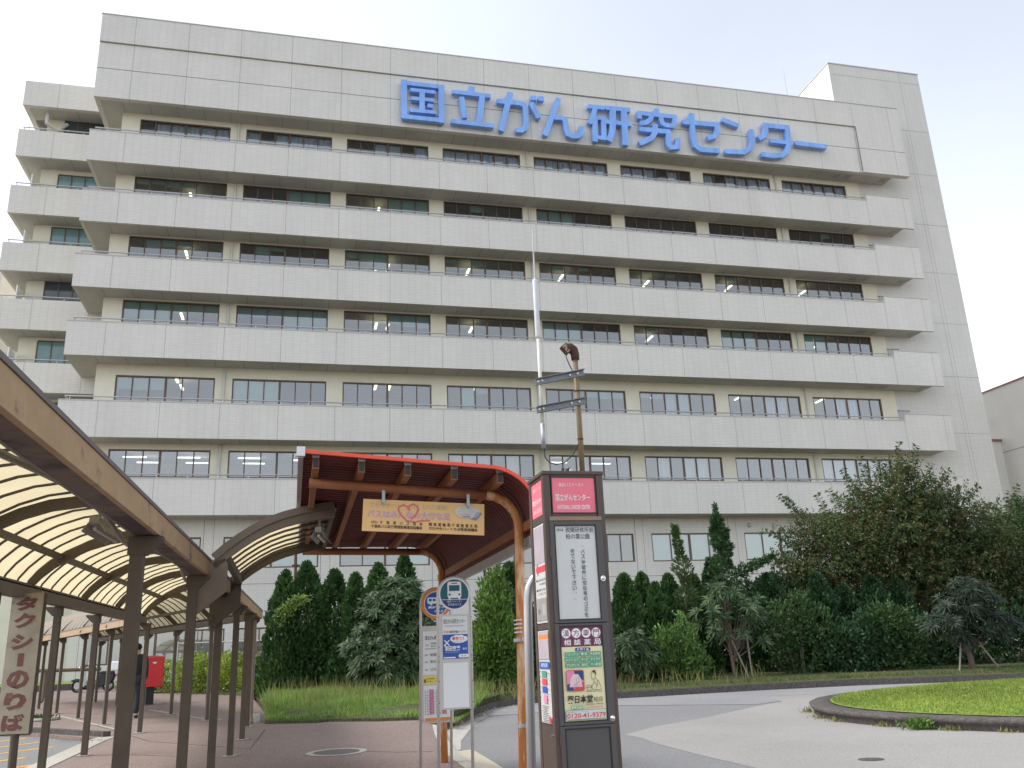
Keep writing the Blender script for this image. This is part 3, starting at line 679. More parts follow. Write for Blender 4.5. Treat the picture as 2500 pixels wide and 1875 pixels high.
# big blue sign on the parapet
SG = thing('building_sign', 'raised blue Japanese lettering across the top of the grey hospital front', 'sign', FB((-6.4, 0, 31.6)), YAW)
STROKES = json.loads('''[[[0.39,[[-6.25,34.47],[-6.25,31.68]]],[0.31,[[-6.43,34.25],[-3.71,34.24]]],[0.39,[[-3.9,34.38],[-3.93,31.63]]],[0.31,[[-6.41,31.81],[-3.75,31.81]]],[0.26,[[-5.87,33.79],[-4.27,33.79]]],[0.26,[[-5.8,33.17],[-4.38,33.19]]],[0.26,[[-5.91,32.3],[-4.25,32.33]]],[0.36,[[-5.12,33.82],[-5.14,32.33]]],[0.29,[[-4.8,32.76],[-4.46,32.76]]]],[[0.41,[[-1.95,34.53],[-1.97,34.0]]],[0.3,[[-3.22,33.99],[-0.72,33.97]]],[0.35,[[-2.63,33.67],[-2.45,32.16]]],[0.39,[[-1.27,33.92],[-1.56,31.89]]],[0.31,[[-3.33,31.83],[-0.6,31.79]]]],[[0.35,[[-0.34,33.66],[1.16,33.68],[1.42,33.61],[1.54,33.36],[1.52,32.14],[1.42,31.84],[1.2,31.69],[0.81,31.66]]],[0.39,[[0.59,34.42],[-0.13,31.49]]],[0.37,[[1.92,33.82],[2.4,32.72]]],[0.35,[[1.91,34.18],[2.31,34.18]]],[0.36,[[2.41,34.19],[2.8,34.19]]]],[[0.38,[[3.82,34.39],[2.74,31.48]]],[0.35,[[3.41,32.89],[3.92,32.93],[4.16,32.78],[4.2,32.12],[4.3,31.75],[4.62,31.62],[4.99,31.69],[5.2,31.92],[5.26,32.45]]]],[[0.31,[[5.75,34.02],[6.95,34.03]]],[0.34,[[6.3,34.01],[6.16,33.46],[5.82,32.71]]],[0.36,[[6.22,33.15],[6.12,31.41]]],[0.26,[[6.03,33.17],[6.98,33.22]]],[0.36,[[6.81,33.27],[6.72,31.58]]],[0.31,[[5.96,31.72],[6.89,31.74]]],[0.33,[[7.0,34.05],[8.74,34.07]]],[0.34,[[6.95,32.99],[8.76,32.98]]],[0.44,[[7.51,34.03],[7.38,32.49],[7.26,32.03],[7.04,31.54]]],[0.44,[[8.28,34.03],[8.19,31.34]]]],[[0.41,[[10.65,34.42],[10.61,33.99]]],[0.33,[[9.21,33.94],[12.08,33.94]]],[0.33,[[9.39,33.98],[9.35,33.48]]],[0.33,[[11.88,33.96],[11.83,33.45],[11.66,33.21],[11.21,33.2],[10.97,33.33],[10.91,33.66],[10.92,33.98]]],[0.35,[[10.29,33.95],[10.12,33.52],[9.82,33.26],[9.35,33.11]]],[0.36,[[9.25,32.7],[11.31,32.72],[11.24,31.8],[11.4,31.54],[11.88,31.63],[11.97,32.33]]],[0.39,[[10.43,33.21],[10.35,32.55],[10.07,32.09],[9.18,31.6]]]],[[0.4,[[13.18,34.39],[13.09,32.41],[13.21,31.88],[13.57,31.62],[14.93,31.66]]],[0.37,[[12.42,33.61],[14.93,33.68],[14.92,33.16],[14.69,32.75],[14.15,32.56]]]],[[0.37,[[15.38,34.16],[16.6,33.78]]],[0.37,[[17.53,33.62],[17.49,32.62],[17.26,32.12],[16.73,31.75],[15.33,31.67]]]],[[0.38,[[18.66,34.2],[18.64,33.68],[18.46,33.24],[18.0,32.96]]],[0.38,[[18.44,34.07],[20.33,34.08],[20.26,32.74],[20.03,32.19],[19.57,31.81],[18.92,31.71],[18.02,31.73]]],[0.34,[[18.88,32.89],[20.19,32.87]]]],[[0.36,[[20.78,32.91],[23.23,32.87]]]]]''')
for ch in STROKES:
    b = MB(FB); k = 0
    for w_, pts in ch:
        k += 1; dep = -.42-.003*k; n = len(pts); L = []
        for i, (x, z_) in enumerate(pts):
            x, z_ = float(x), float(z_)
            t0 = Vector((pts[i][0]-pts[i-1][0], pts[i][1]-pts[i-1][1])).normalized() if i else None
            t1 = Vector((pts[i+1][0]-pts[i][0], pts[i+1][1]-pts[i][1])).normalized() if i < n-1 else None
            tt = ((t0 or t1)+(t1 or t0)).normalized(); nn = Vector((-tt.y, tt.x)); r0 = (t0 or t1)
            m_ = 1/max(.5, nn.dot(Vector((-r0.y, r0.x)))); hw = w_/2*.95*m_
            L.append(((x+nn.x*hw, z_+nn.y*hw), (x-nn.x*hw, z_-nn.y*hw)))
        c = .045                                # trimmed corners at the stroke ends
        def cut(p, q, d): v = Vector((q[0]-p[0], q[1]-p[1])); v = v.normalized()*d; return (p[0]+v.x, p[1]+v.y)
        poly = [cut(L[0][0], L[0][1], c)] + [cut(L[0][0], L[1][0], c)] + [a for a, _ in L[1:-1]] + [cut(L[-1][0], L[-2][0], c), cut(L[-1][0], L[-1][1], c), cut(L[-1][1], L[-1][0], c), cut(L[-1][1], L[-2][1], c)] + [q for _, q in L[1:-1]][::-1] + [cut(L[0][1], L[1][1], c), cut(L[0][1], L[0][0], c)]
        b.prism(poly, dep, -.14+.001*k)
    o = b.build('sign_character', BLUE, SG)
    st = MB(FB); xs_ = [p[0] for _, pts in ch for p in pts]; zs_ = [p[1] for _, pts in ch for p in pts]
    for _, pts in ch[:3]:
        x, z_ = pts[len(pts)//2]; st.tube([(x, -.16, z_), (x, .01, z_)], .02, 6)
    st.build('standoff', DARK, o)

# ================================================================== SIDE WING, REAR BLOCK, NEIGHBOUR
WG = thing('hospital_wing', 'set back grey tiled wing with stepped balconies at the left end of the hospital', 'building', FB((-28.85, 4, -.7)), YAW)
wy, wl_ = 4.0, -28.85
wt = [31.21, 27.45, 23.75, 20.28, 16.5, 12.7]; wb = [29.42, 25.64, 22.0, 18.46, 14.78, 10.9]
b = MB(FB); b.box(wl_+.02, -22.63, wy, wy+.3, 32.91, 34.6); b.box(wl_+.02, wl_+.3, wy+.3, wy+9, 32.912, 34.59); b.build('parapet', TILE, WG)
MB(FB).box(wl_+.05, -22.63, wy+.02, wy+ND+.2, 32.92, 33.2).build('soffit', SOFF, WG)
MB(FB).box(-27.75, -22.65, wy+ND, wy+14, -1.5, 33.0).build('wall', CREAM, WG)
MB(FB).box(wl_+.4, -22.65, wy+.35, wy+14, 34.0, 34.2).build('roof', MATS['roof_deck'], WG)
for i in range(6):
    o = MB(FB).box(wl_, -22.64, wy, wy+.16, wb[i], wt[i]).box(wl_, wl_+.16, wy+.162, wy+4, wb[i]+.001, wt[i]-.001).build('balcony', TILE, WG)
    MB(FB).box(wl_+.02, -22.64, wy+.03, wy+ND-.001, wb[i]+.01, wb[i]+.3).box(wl_+.161, -27.76, wy+ND, wy+4.2, wb[i]+.012, wb[i]+.3).build('soffit', SOFF, o)
    h = MB(FB).tube([(wl_+.2, wy+.9, wt[i]+.22), (wl_+.2, wy+.12, wt[i]+.22), (-22.7, wy+.12, wt[i]+.22)], .038, 8)
    for x in (-28.3, -26.8, -25.3, -23.8): h.tube([(x, wy+.12, wt[i]), (x, wy+.12, wt[i]+.22)], .016, 6)
    h.build('handrail', STEEL, o)
    if i: MB(FB).box(-27.9, -27.84, wy+.25, wy+ND-.05, wb[i]+.3, wt[i]+.95).build('balcony_screen', mat('white_screen', (.8, .8, .78), .5), o)
    zt = [33.0, 29.12, 25.55, 22.0, 18.3, 14.6][i]
    f = MB(FB); x0, x1, y0 = -26.75, -22.9, wy+ND-.05
    f.box(x0, x1, y0, y0+.04, zt-.07, zt).box(x0, x1, y0, y0+.04, zt-1.6, zt-1.53)
    for k in range(6): f.box(x0+k*.76-.03, x0+k*.76+.035, y0-.004, y0+.04, zt-1.53, zt-.07)
    f.build('window', FRAMEB, WG)
    d = MB(FB).face([(x0, y0+.035, zt-1.55), (x1, y0+.035, zt-1.55), (x1, y0+.035, zt-.05), (x0, y0+.035, zt-.05)]); d.build('pane', mat('dark_glass', (.055, .07, .08), .06, .1, 1, spec=.8) if i in (0, 3) else mat('teal_glass', (.16, .27, .27), .08, .15, 1, spec=.7), WG)
MB(FB).tube([(-27.6, wy+.7, 32.9), (-27.6, wy+.7, 32.2), (-27.0, wy+1.0, 31.9), (-26.6, wy+1.3, 32.6)], .12, 8).build('duct', mat('duct_paint', (.6, .59, .55), .5), WG)
RB = thing('rear_block', 'pale tiled block glimpsed at the far left behind the stepped wing', 'building', FB((-33, 12, -.7)), YAW)
MB(FB).box(-50, -31.2, 12, 30, -1.6, 26.2).build('wall', TILE, RB)
b = MB(FB)
for zz in (23.2, 19.6, 16.0, 12.4): b.box(-50, -31.3, 11.99, 12.02, zz, zz+.05)
b.box(-49.9, -31.25, 11.96, 12, 14, 15.6).build('joint', DARK, RB)
NB = thing('neighbouring_building', 'plain grey walled building at the far right beyond the stair tower', 'building', FB((40, 0, -.6)), YAW)
MB(FB).box(40, 60, -14, 9, -2, 17.93).build('wall', mat('grey_render', (.70, .67, .62), .85, .05, .7), NB)
MB(FB).box(39.93, 60.05, -14.05, 9.05, 17.93, 18.05).build('coping', mat('red_coping', (.30, .12, .10), .5), NB)
o = MB(FB).box(39.2, 39.998, 7.35, 12, -2, 13.9).build('side_wall', mat('pale_render', (.72, .70, .66), .85, .05, .7), NB)
MB(FB).box(39.15, 40.1, 7.2, 12.1, 13.9, 14.05).build('ledge', MATS['red_coping'], o)
MB(FB).box(39.17, 39.25, 7.5, 8.1, 9.4, 10.8).build('window', FRAMEB, o)
MB(FB).box(39.5, 39.56, 8.0, 8.3, 15.5, 15.8).build('wall_lamp', DARK, NB)
MB(FB).box(39.985, 40.0, -14, 9, 13.0, 13.05).build('joint', MATS['tile_joint'], NB)

# ================================================================== COVERED WALKWAY
DV = Vector((-.2214, .9752, 0)); NV = Vector((.9752, .2214, 0)); P0 = Vector((-1.72, 2.82, 0))
ZF, RISE, HW = 2.468, .80, 2.62
Rc = Vector((-5.36, 18.78, 0)); Lc = Vector((-7.83, 18.5, 0)); D2 = Vector((-.6, .8, 0))
CW = thing('covered_walkway', 'brown walkway canopy with vaulted cream translucent roof curving away at the left', 'canopy', (-4.0, 8.0, gz(8)), R(12.79))
S1 = (P0 - DV*6.5, P0 - DV*6.5 - NV*HW, Rc, Lc)
S2 = (Rc, Lc, Rc + D2*15, Lc + D2*15)
CPRF = [(-2.62, .93), (-2.55, 1.09), (-2.45, 1.21), (-2.3, 1.34), (-2.1, 1.47), (-1.87, 1.58), (-1.6, 1.665), (-1.27, 1.71), (-.95, 1.635), (-.65, 1.475), (-.38, 1.275), (-.18, 1.09), (-.10, 1.0)]
CZ = max(z for _, z in CPRF)
def arc(S, t, drop=0, n=0, low=0):
    """cross profile of the vault; drop pulls it inwards (below the sheet)"""
    A = S[0].lerp(S[2], t); B = S[1].lerp(S[3], t); out = []
    for x, z in CPRF:
        k = (z-.93)/(CZ-.93); p = A.lerp(B, -x/2.62 * .985 + (0 if x < -1.3 else 0))
        out.append(p + Vector((0, 0, z + H - drop*(.35+.65*k))))
    return out
def secdir(S): return (S[2]-S[0]).normalized()
for S in (S1, S2):
    L = (S[2]-S[0]).length; ns = max(8, int(L/.6))
    b = MB(); rows = [[b.pt(p) for p in arc(S, i/ns)] for i in range(ns+1)]
    for a, c in zip(rows, rows[1:]):
        for j in range(len(a)-1): b.f.append([a[j], c[j], c[j+1], a[j+1]])
    b.build('roof_sheet', SHEET, CW, True)
    d = secdir(S); lat = Vector((d.y, -d.x, 0))
    # gutters: outer fascia, underside, capping
    for s_, (a, c) in ((1, (S[0], S[2])), (-1, (S[1], S[3]))):
        o = lat*s_
        up = Vector((0, 0, 1))
        q = lambda x, z: (a + o*x + up*z, c + o*x + up*z)
        g1 = MB(); p, r = q(-.02, ZF+.072); g1.bar(p, r, .035, .143); fas = g1.build('gutter_fascia', TAN, CW)
        g2 = MB(); p, r = q(-.105, ZF+.005); g2.bar(p, r, .135, .012); g2.build('gutter_underside', UNDER, CW)
        g3 = MB(); p, r = q(-.165, ZF+.06); g3.bar(p, r, .02, .125); p, r = q(-.075, ZF+.157); g3.bar(p, r, .16, .024); g3.build('gutter_capping', mat('grey_brown_cap', (.15, .13, .13), .55), CW)
    # ribs and the line purlins
    rib = int(L/.46)
    for i in range(rib+1):
        MB().sweep(arc(S, i/rib, .016), .046, .016, d).build('rib', BROWN, CW)
    for off in (.82, .2):
        A = S[0].lerp(S[1], off); B = S[2].lerp(S[3], off); zz = H + (1.36 if off > .5 else 1.26)
        MB().bar(A+Vector((0, 0, zz)), B+Vector((0, 0, zz)), .075, .06).build('purlin', BROWN, CW)
# thick arches with posts under both eaves
def canopy_post(p, inward, name='post', w=.09):
    zg = gz(p.y); b = MB(Fr(p.x, p.y, 0, math.atan2(inward.y, inward.x)))
    b.box(-w/2, w/2, -w/2, w/2, zg-.05, ZF)
    o = b.build(name, BROWN, CW, bevel=.004)
    t = MB(Fr(p.x, p.y, 0, math.atan2(inward.y, inward.x)))
    t.prism([(-.06, ZF-.004), (.16, ZF-.004), (.16, ZF-.03), (.06, ZF-.13), (-.06, ZF-.13)], -.05, .05); t.build('post_head', BROWN, o)
    MB(Fr(p.x, p.y, 0, 0)).prism([(-.1, zg+.004), (.1, zg+.004), (.1, zg+.012), (-.1, zg+.012)], -.1, .1).build('base_plate', CONC, o)
for y in (.75, 3.5):
    MB().sweep(arc(S1, min(1, ((y-2.82)/.9752+6.5)/(S1[2]-S1[0]).length*.985+.003), .1), .085, .11, DV).build('arch', BROWN, CW)
for y in (6.12, 9.0, 11.6, 14.2, 16.5):
    al = (y-2.82)/.9752; t = (al+6.5)/(S1[2]-S1[0]).length
    MB().sweep(arc(S1, min(1, t*.985+.003), .1), .085, .11, DV).build('arch', BROWN, CW)
    pr_ = P0 + DV*al - NV*.15; canopy_post(pr_, NV)
    canopy_post(P0 + DV*(al-1.0) - NV*(HW-.14), -NV)
MB().sweep(arc(S1, .999, .1), .09, .11, DV).build('arch', BROWN, CW)
canopy_post(Rc - NV*.22 + DV*.15, NV, w=.08); canopy_post(Lc + NV*.2, -NV, w=.08)
for k in range(1, 6):
    t = k*2.75/15; A = S2[0].lerp(S2[2], t); B = S2[1].lerp(S2[3], t); lat = Vector((.8, .6, 0))
    MB().sweep(arc(S2, t, .1), .085, .11, D2).build('arch', BROWN, CW)
    canopy_post(A - lat*.14, lat, w=.075); canopy_post(B + lat*.14, -lat, w=.075)
# rainwater pipe on an eave post, conduit inside the near gutter
q = Rc - NV*.12 + DV*.02 - DV*.35
MB().tube([(q.x, q.y, ZF-.02), (q.x, q.y, gz(q.y)+.25), (q.x+.03, q.y-.05, gz(q.y)+.14), (q.x+.05, q.y-.1, gz(q.y)+.12)], .032, 8).build('drain_pipe', BROWNL, CW)
pts = []
for k in range(60):
    al = -3 + k*.32; p = P0 + DV*al - NV*(.36+.05*math.sin(k*.6)); pts.append((p.x, p.y, ZF+.10+.04*math.sin(k*.5)))
MB().tube(pts, .02, 6).build('conduit', mat('conduit_grey', (.30, .275, .23), .6), CW)

def tube_lamp(name, label, c, d, ln, zt):
    """open fluorescent fitting hung on two short stems"""
    t = thing(name, label, 'lamp', (c.x, c.y, zt-.14)); d = d.normalized(); s_ = Vector((-d.y, d.x, 0)); up = Vector((0, 0, 1))
    fm = mat('weathered_enamel', (.33, .31, .27), .6, .25, 7, col2=(.20, .16, .12), cov=.25)
    b = MB(); a0, a1 = c - d*ln/2, c + d*ln/2
    i = [[b.pt(o + s_*x + up*(zt+z)) for x, z in ((-.035, -.035), (.035, -.035), (.08, -.10), (.075, -.104), (.035, -.045), (-.035, -.045), (-.075, -.104), (-.08, -.10))] for o in (a0, a1)]
    for j in range(8): b.f.append([i[0][j], i[0][(j+1) % 8], i[1][(j+1) % 8], i[1][j]])
    b.f += [i[0][::-1], i[1]]; b.build('reflector', fm, t)
    b = MB(); b.bar(a0+up*(zt-.015), a1+up*(zt-.015), .065, .045); b.build('ballast_box', fm, t)
    MB().tube([a0+d*.04+up*(zt-.078), a1-d*.04+up*(zt-.078)], .014, 8).build('tube', mat('unlit_tube', (.55, .53, .48), .4), t)
    for k in (.2, .8):
        o = a0.lerp(a1, k); MB().tube([o+up*(zt+.01), o+up*(zt+.10)], .012, 6).build('stem', fm, t)
    return t
cl = P0 + DV*4.0 - NV*.50
tube_lamp('fluorescent_lamp', 'weathered fluorescent fitting hanging under the vaulted walkway beside the near post', cl, DV, .8, ZF+.17)

# ---------------------------------------------------------------- link canopy to the bus shelter
LK = thing('link_canopy', 'short brown half arched canopy bridging from the walkway to the red bus shelter', 'canopy', at(EN, -.7, 9.5), YAW)
PRF = [(-.80, .955), (-.68, 1.065), (-.55, 1.165), (-.42, 1.25), (-.28, 1.325), (-.12, 1.385), (.05, 1.43), (.22, 1.465), (.39, 1.487)]
FE = lambda n_, dz=0: [EN((e_, n_, z_+H+dz)) for e_, z_ in PRF]
ed = EN((0, 1, 0))
for n_ in (9.5, 12.05):
    dz = 0 if n_ < 10 else -.03
    o = MB().sweep(FE(n_, dz), .06, .085, ed).build('arch_beam', BROWNL if n_ < 10 else BROWN, LK)
    MB().sweep(FE(n_-.012, dz+.083), .07, .075, ed).build('edge_flange', BROWNL if n_ < 10 else BROWN, o)
    MB(EN).prism([(-1.03, .84+H-.02), (-.83, .84+H-.02), (-.80, .99+H), (-.69, 1.03+H), (-.66, .97+H), (-.66, .70+H), (-.95, .47+H), (-1.03, .47+H)], n_-.03, n_+.03).build('bracket', BROWNL if n_ < 10 else BROWN, LK)
    MB(EN).ball((-.99, n_-.04, .55+H), .03, .012, .03).build('bolt', BROWN, LK)
for k in range(1, 6):
    MB().sweep([EN((e_, 9.5+2.55*k/6, z_+H+.035)) for e_, z_ in PRF[1:]], .07, .018, ed).build('rib', BROWN, LK)
b = MB(); rows = [[b.pt(EN((e_, n_, z_+H+.055))) for e_, z_ in PRF[1:]] for n_ in (9.5, 12.05)]
for j in range(len(rows[0])-1): b.f.append([rows[0][j], rows[1][j], rows[1][j+1], rows[0][j+1]])
b.build('roof_sheet', SHEET, LK, True)
MB().bar(EN((-.68, 9.5, 1.04+H)), EN((-.68, 12.05, 1.02+H)), .06, .09).build('eave_beam', BROWN, LK)
MB().bar(EN((.37, 9.5, 1.48+H)), EN((.37, 12.05, 1.46+H)), .04, .07).build('end_beam', BROWN, LK)
MB(EN).prism([(.02, 1.50+H), (.05, 1.49+H), (.42, 1.555+H), (.42, 1.575+H)], 9.56, 12.0).build('dark_end_sheet', BLACK, LK)  # black sheet laid over the right end of the link roof
cl = Vector(EN((.27, 9.75, 0)))
tube_lamp('fluorescent_lamp', 'greyish fluorescent fitting with V shaped reflector at the tip of the link canopy', cl, Vector(EN((.15, 1, 0))), .6, 1.33+H)

# ================================================================== BUS SHELTER
K = 1.1
SH = thing('bus_shelter', 'rusty orange framed bus shelter with curved red corrugated roof', 'shelter', at(EN, 2.0, 7.91), YAW)
zn = lambda e_: H + (1.337 - .068*(e_/K-.1))*K + .038        # arm axis over the near post; it rises to the left
zf_ = lambda e_: H + 1.245*K + .038 - .015*(e_-1.0)
for n_, zfun, r_, m_ in ((7.91, zn, .043, RUSTW), (12.40, zf_, .047, RUSTW)):
    pe = 2.0; zb = gz(EN((pe, n_, 0))[1]); zt = zfun(pe-.3); rad = .30
    pts = [(pe-.055*(n_ < 9), n_, zb-.05), (pe-.02, n_, H), (pe, n_, zt-rad)] + [(pe-rad+rad*math.cos(t), n_, zt-rad+rad*math.sin(t)) for t in [R(a) for a in (15, 30, 45, 60, 75, 90)]]
    b = MB(EN).tube(pts, r_, 14); o = b.build('post', m_, SH, True)
    MB(EN).tube([(pe-rad+.002, n_, zt), (1.0, n_, zfun(1.0)), (.10, n_, zfun(.10))], r_*.98, 14).build('arm', RUST, SH, True)
    if n_ < 9:
        for z_ in (.27, .235, .20, .165): MB(EN).tube([(pe-.033, n_, H+z_), (pe-.034, n_, H+z_+.014)], r_+.003, 14).build('wire_tie', ALU, o)
        for z_ in (.09, -.62): MB(EN).tube([(pe-.04, n_, H+z_), (pe-.041, n_, H+z_+.03)], r_+.006, 14).box(pe-.03, pe+.03, n_-.065, n_-.045, H+z_, H+z_+.03).build('pipe_clamp', ZINC, o)
RE = [.147, .533, .93, 1.34, 1.75]
for e_ in RE:
    z0, z1 = zn(e_)+.043, zf_(e_)+.043
    def P(n_): return z0 + (z1-z0)*(n_-7.91)/4.49
    o = MB().bar(EN((e_, 7.52, P(7.52)+.048)), EN((e_, 13.0, P(13.0)+.048)), .056, .096).build('rafter', RUST, SH)
    MB().bar(EN((e_, 7.515, P(7.52)+.05)), EN((e_, 7.525, P(7.52)+.05)), .044, .082).build('open_end', BLACK, o)
    MB(EN).prism([(e_-.028, P(7.52)+.097), (e_+.028, P(7.52)+.097), (e_+.042, P(7.52)+.145), (e_-.042, P(7.52)+.145)], 7.52, 7.56).build('roof_clip', ZINC, o)
# corrugated sheet: flat, then bent down behind the posts
def prof(n_):
    t = (n_-7.91)/4.49; zl = zn(.05)*(1-t)+zf_(.05)*t + .163; zr_ = zn(1.62)*(1-t)+zf_(1.62)*t + .163
    p = [(.03, zl), (.4, zl+(zr_-zl)*.23), (.8, zl+(zr_-zl)*.48), (1.2, zl+(zr_-zl)*.735), (1.62, zr_)]
    rad = .47
    p += [(1.62+rad*math.sin(R(a)), zr_-rad+rad*math.cos(R(a))) for a in range(8, 91, 8)] + [(2.095, zr_-rad-.1)]
    return p
b = MB(); rows = []; n_ = 7.48; i = 0
while n_ < 13.1:
    w_ = .019*max(-1, min(1, 2.2*math.sin(2*math.pi*(n_-7.48)/.105)))
    pf = prof(n_); row = []
    for j, (x, z_) in enumerate(pf):
        a, c = pf[max(j-1, 0)], pf[min(j+1, len(pf)-1)]; l = math.hypot(c[0]-a[0], c[1]-a[1])
        row.append(b.pt(EN((x-(c[1]-a[1])/l*w_, n_, z_+(c[0]-a[0])/l*w_))))
    rows.append(row); n_ += .105/8
for a, c in zip(rows, rows[1:]):
    for j in range(len(a)-1): b.f.append([a[j], a[j+1], c[j+1], c[j]])
b.build('roof_sheet', REDR, SH, True)
MB().sweep([EN((x, 7.465, z_+.008)) for x, z_ in prof(7.465)], .03, .03, ed).build('front_edge_trim', REDE, SH)
MB().sweep([EN((x, 13.12, z_+.008)) for x, z_ in prof(13.12)], .03, .03, ed).build('back_edge_trim', REDE, SH)
a, c = prof(7.32)[0], prof(13.1)[0]
MB().bar(EN((.02, 7.46, a[1]-.01)), EN((.02, 13.1, c[1]-.01)), .045, .085).build('eave_trim', TRIMG, SH)
MB(EN).box(-.015, .055, 7.43, 7.475, a[1]-.04, a[1]+.04).build('end_cap', mat('white_cap', (.7, .7, .72), .5), SH)
a, c = prof(7.32)[-1], prof(13.1)[-1]
MB().bar(EN((2.10, 7.48, a[1]-.03)), EN((2.10, 13.1, c[1]-.03)), .05, .09).build('lower_edge_trim', TRIMG, SH)
MB().bar(EN((2.055, 7.55, a[1]+.10)), EN((2.055, 13.0, c[1]+.10)), .045, .08).build('purlin', RUST, SH)

# hanging board on the near arm
HB = thing('hanging_sign', 'faded orange board with a red heart and bus slogans hanging under the shelter', 'sign', EN((1.123, 7.9, H+1.05)), YAW)
t_ = -.045
hz = lambda u, v: (u, v + t_*u)
MB(EN).prism([(1.123+x, H+1.05+hz(x, v)[1]+.0) for x, v in ((-.557, .005), (.546, .005), (.555, .29), (-.545, .29))], 7.893, 7.905).build('board', YELLOWB, HB)
hp = Panel(lambda u, v, d: EN((1.123+u, 7.893-d, H+1.05+hz(u, v)[1])), HB)
hp.text('さわやかハートちば（バス運動）', -.49, .215, .22, .265, SAGE, .01)
hp.text('バスはみんなの大切な足', -.51, .125, .24, .195, LILAC, .035)
hrt = [(-.245, .225), (-.20, .262), (-.165, .245), (-.15, .205), (-.125, .25), (-.085, .262), (-.06, .235), (-.075, .18), (-.12, .135)]
hp.line([(-.13, .20), (-.15, .235), (-.185, .25), (-.225, .235), (-.235, .205), (-.215, .16), (-.16, .11), (-.09, .10), (-.02, .115), (.05, .12)], .018, ROSE)
hp.line([(-.155, .21), (-.135, .245), (-.10, .262), (-.065, .245), (-.055, .215), (-.075, .17), (-.12, .125)], .018, ROSE)
hp.text('(社)', -.475, .072, -.42, .10, INK, .01)
for i, ch in enumerate('千葉県バス協会'): hp.text(ch, -.40+i*.059, .07, -.372+i*.059, .10, INK, .01)
hp.text('千葉県バス走行環境整備連絡協議会', -.475, .035, -.02, .065, INK, .012)
for i, ch in enumerate('関東運輸局千葉陸運支局'): hp.text(ch, .04+i*.0415, .07, .068+i*.0415, .10, INK, .01)
hp.text('さわやかハートちば推進協議会', .04, .035, .485, .065, INK, .012)
hp.disc(.395, .208, .118, mat('pale_oval', (.62, .64, .60), .5), .058)
hp.text('毎月20日は', .33, .23, .43, .248, SAGE); hp.text('ノーマイカーデー', .30, .205, .46, .222, SAGE)
hp.text('公共交通利用', .31, .180, .42, .196, ROSE); hp.text('千葉県警察', .34, .158, .42, .174, INK)
for k in range(4): hp.line([(.425+k*.012, .145-k*.004), (.455+k*.012, .165-k*.004), (.475+k*.012, .20-k*.004), (.495+k*.012, .215-k*.004)], .004, BLUEI)
hp.done()
for x in (-.37, .40):
    MB(EN).box(1.123+x-.014, 1.123+x+.014, 7.862, 7.868, H+1.05+hz(x, .25)[1], H+1.05+hz(x, .37)[1]).tube([(1.123+x, 7.86, H+1.05+hz(x, .262)[1]), (1.123+x, 7.85, H+1.05+hz(x, .262)[1])], .008, 8).build('hanger', ZINC, HB)

# ================================================================== BUS STOP PILLAR
KE, KN = 1.507, 5.292; KZ = 1.083 + H; KW, KD = .40, .359
KP = thing('bus_stop_pillar', 'tall four sided dark brown bus stop pillar with red top panels and posters', 'bus stop', at(EN, KE, KN), YAW)
FK = Fr(*EN((KE, KN, 0))[:2], KZ, YAW); kb = gz(EN((KE, KN, 0))[1]) - KZ
pst = .052
for x0 in (0, KW-pst+.005):
    for y0 in (0, KD-pst+.005):
        MB(FK).box(x0, x0+pst-.005, y0, y0+pst-.005, kb, -.012).build('corner_post', KBR, KP, bevel=.003)
MB(FK).box(-.006, KW+.006, -.006, KD+.006, -.012, .012).build('cap', KBR, KP, bevel=.004)
MB(FK).box(.03, KW-.03, .03, KD-.03, kb+.02, -.02).build('core', BLACK, KP)
c = MB(FK)
for z0, z1 in ((-.03, -.013), (-.305, -.258)): c.box(pst, KW-pst, .004, .03, z0, z1); c.box(.004, .03, pst, KD-pst, z0, z1); c.box(KW-.03, KW-.004, pst, KD-pst, z0, z1)
c.box(.004, .03, pst, KD-pst, -.955, -.92).box(.004, .03, pst, KD-pst, kb, -1.505).box(.02, KW-.02, .012, .03, kb, kb+.12).box(.03, KW-.004, KD-.03, KD-.004, kb, -.02).box(KW-.03, KW-.004, pst, KD-pst, kb, -.305)
c.build('rail', KBR, KP)
MB(FK).box(.03, KW-.03, -.012, .0, -.305, -.280).build('drip_rail', mat('bronze_drip', (.26, .19, .13), .4, metal=.4), KP)
# doors on the front: three leaves with frames, hinges and round locks
DX0, DX1 = .030, .372
def leaf(z0, z1, px0, pz0, px1, pz1, name):
    o = MB(FK)
    o.box(DX0, px0, -.010, .02, z0, z1).box(px1, DX1, -.010, .02, z0, z1).box(px0, px1, -.010, .02, z0, pz0).box(px0, px1, -.010, .02, pz1, z1)
    o = o.build(name, KGR, KP, bevel=.002)
    b = MB(FK)
    b.box(px0, px0+.006, -.0105, .0, pz0, pz1).box(px1-.006, px1, -.0105, .0, pz0, pz1).box(px0, px1, -.0107, .0, pz0, pz0+.006).box(px0, px1, -.0107, .0, pz1-.006, pz1); b.build('gasket', BLACK, o)
    return o
l1 = leaf(-.925, -.308, .056, -.908, .330, -.333, 'upper_door')
l2 = leaf(-1.505, -.929, .056, -1.488, .328, -.943, 'poster_door')
l3 = leaf(-2.2, -1.508, .058, -2.12, .338, -1.522, 'lower_door')
for l, z_ in ((l1, -.665), (l2, -1.476)):
    MB(FK).ball((.352, -.018, z_), .0135, .014, .0135).tube([(.352, -.009, z_), (.352, -.02, z_)], .016, 12).build('lock_knob', CHROME, l)
for l, z_ in ((l1, -.5), (l2, -1.02), (l3, -1.58)): MB(FK).tube([(.028, -.008, z_-.03), (.028, -.008, z_+.03)], .005, 8).build('hinge', KBR, l)
o = MB(FK).box(.058, .343, .006, .02, -.253, -.029).build('route_plate', PINKP, KP)
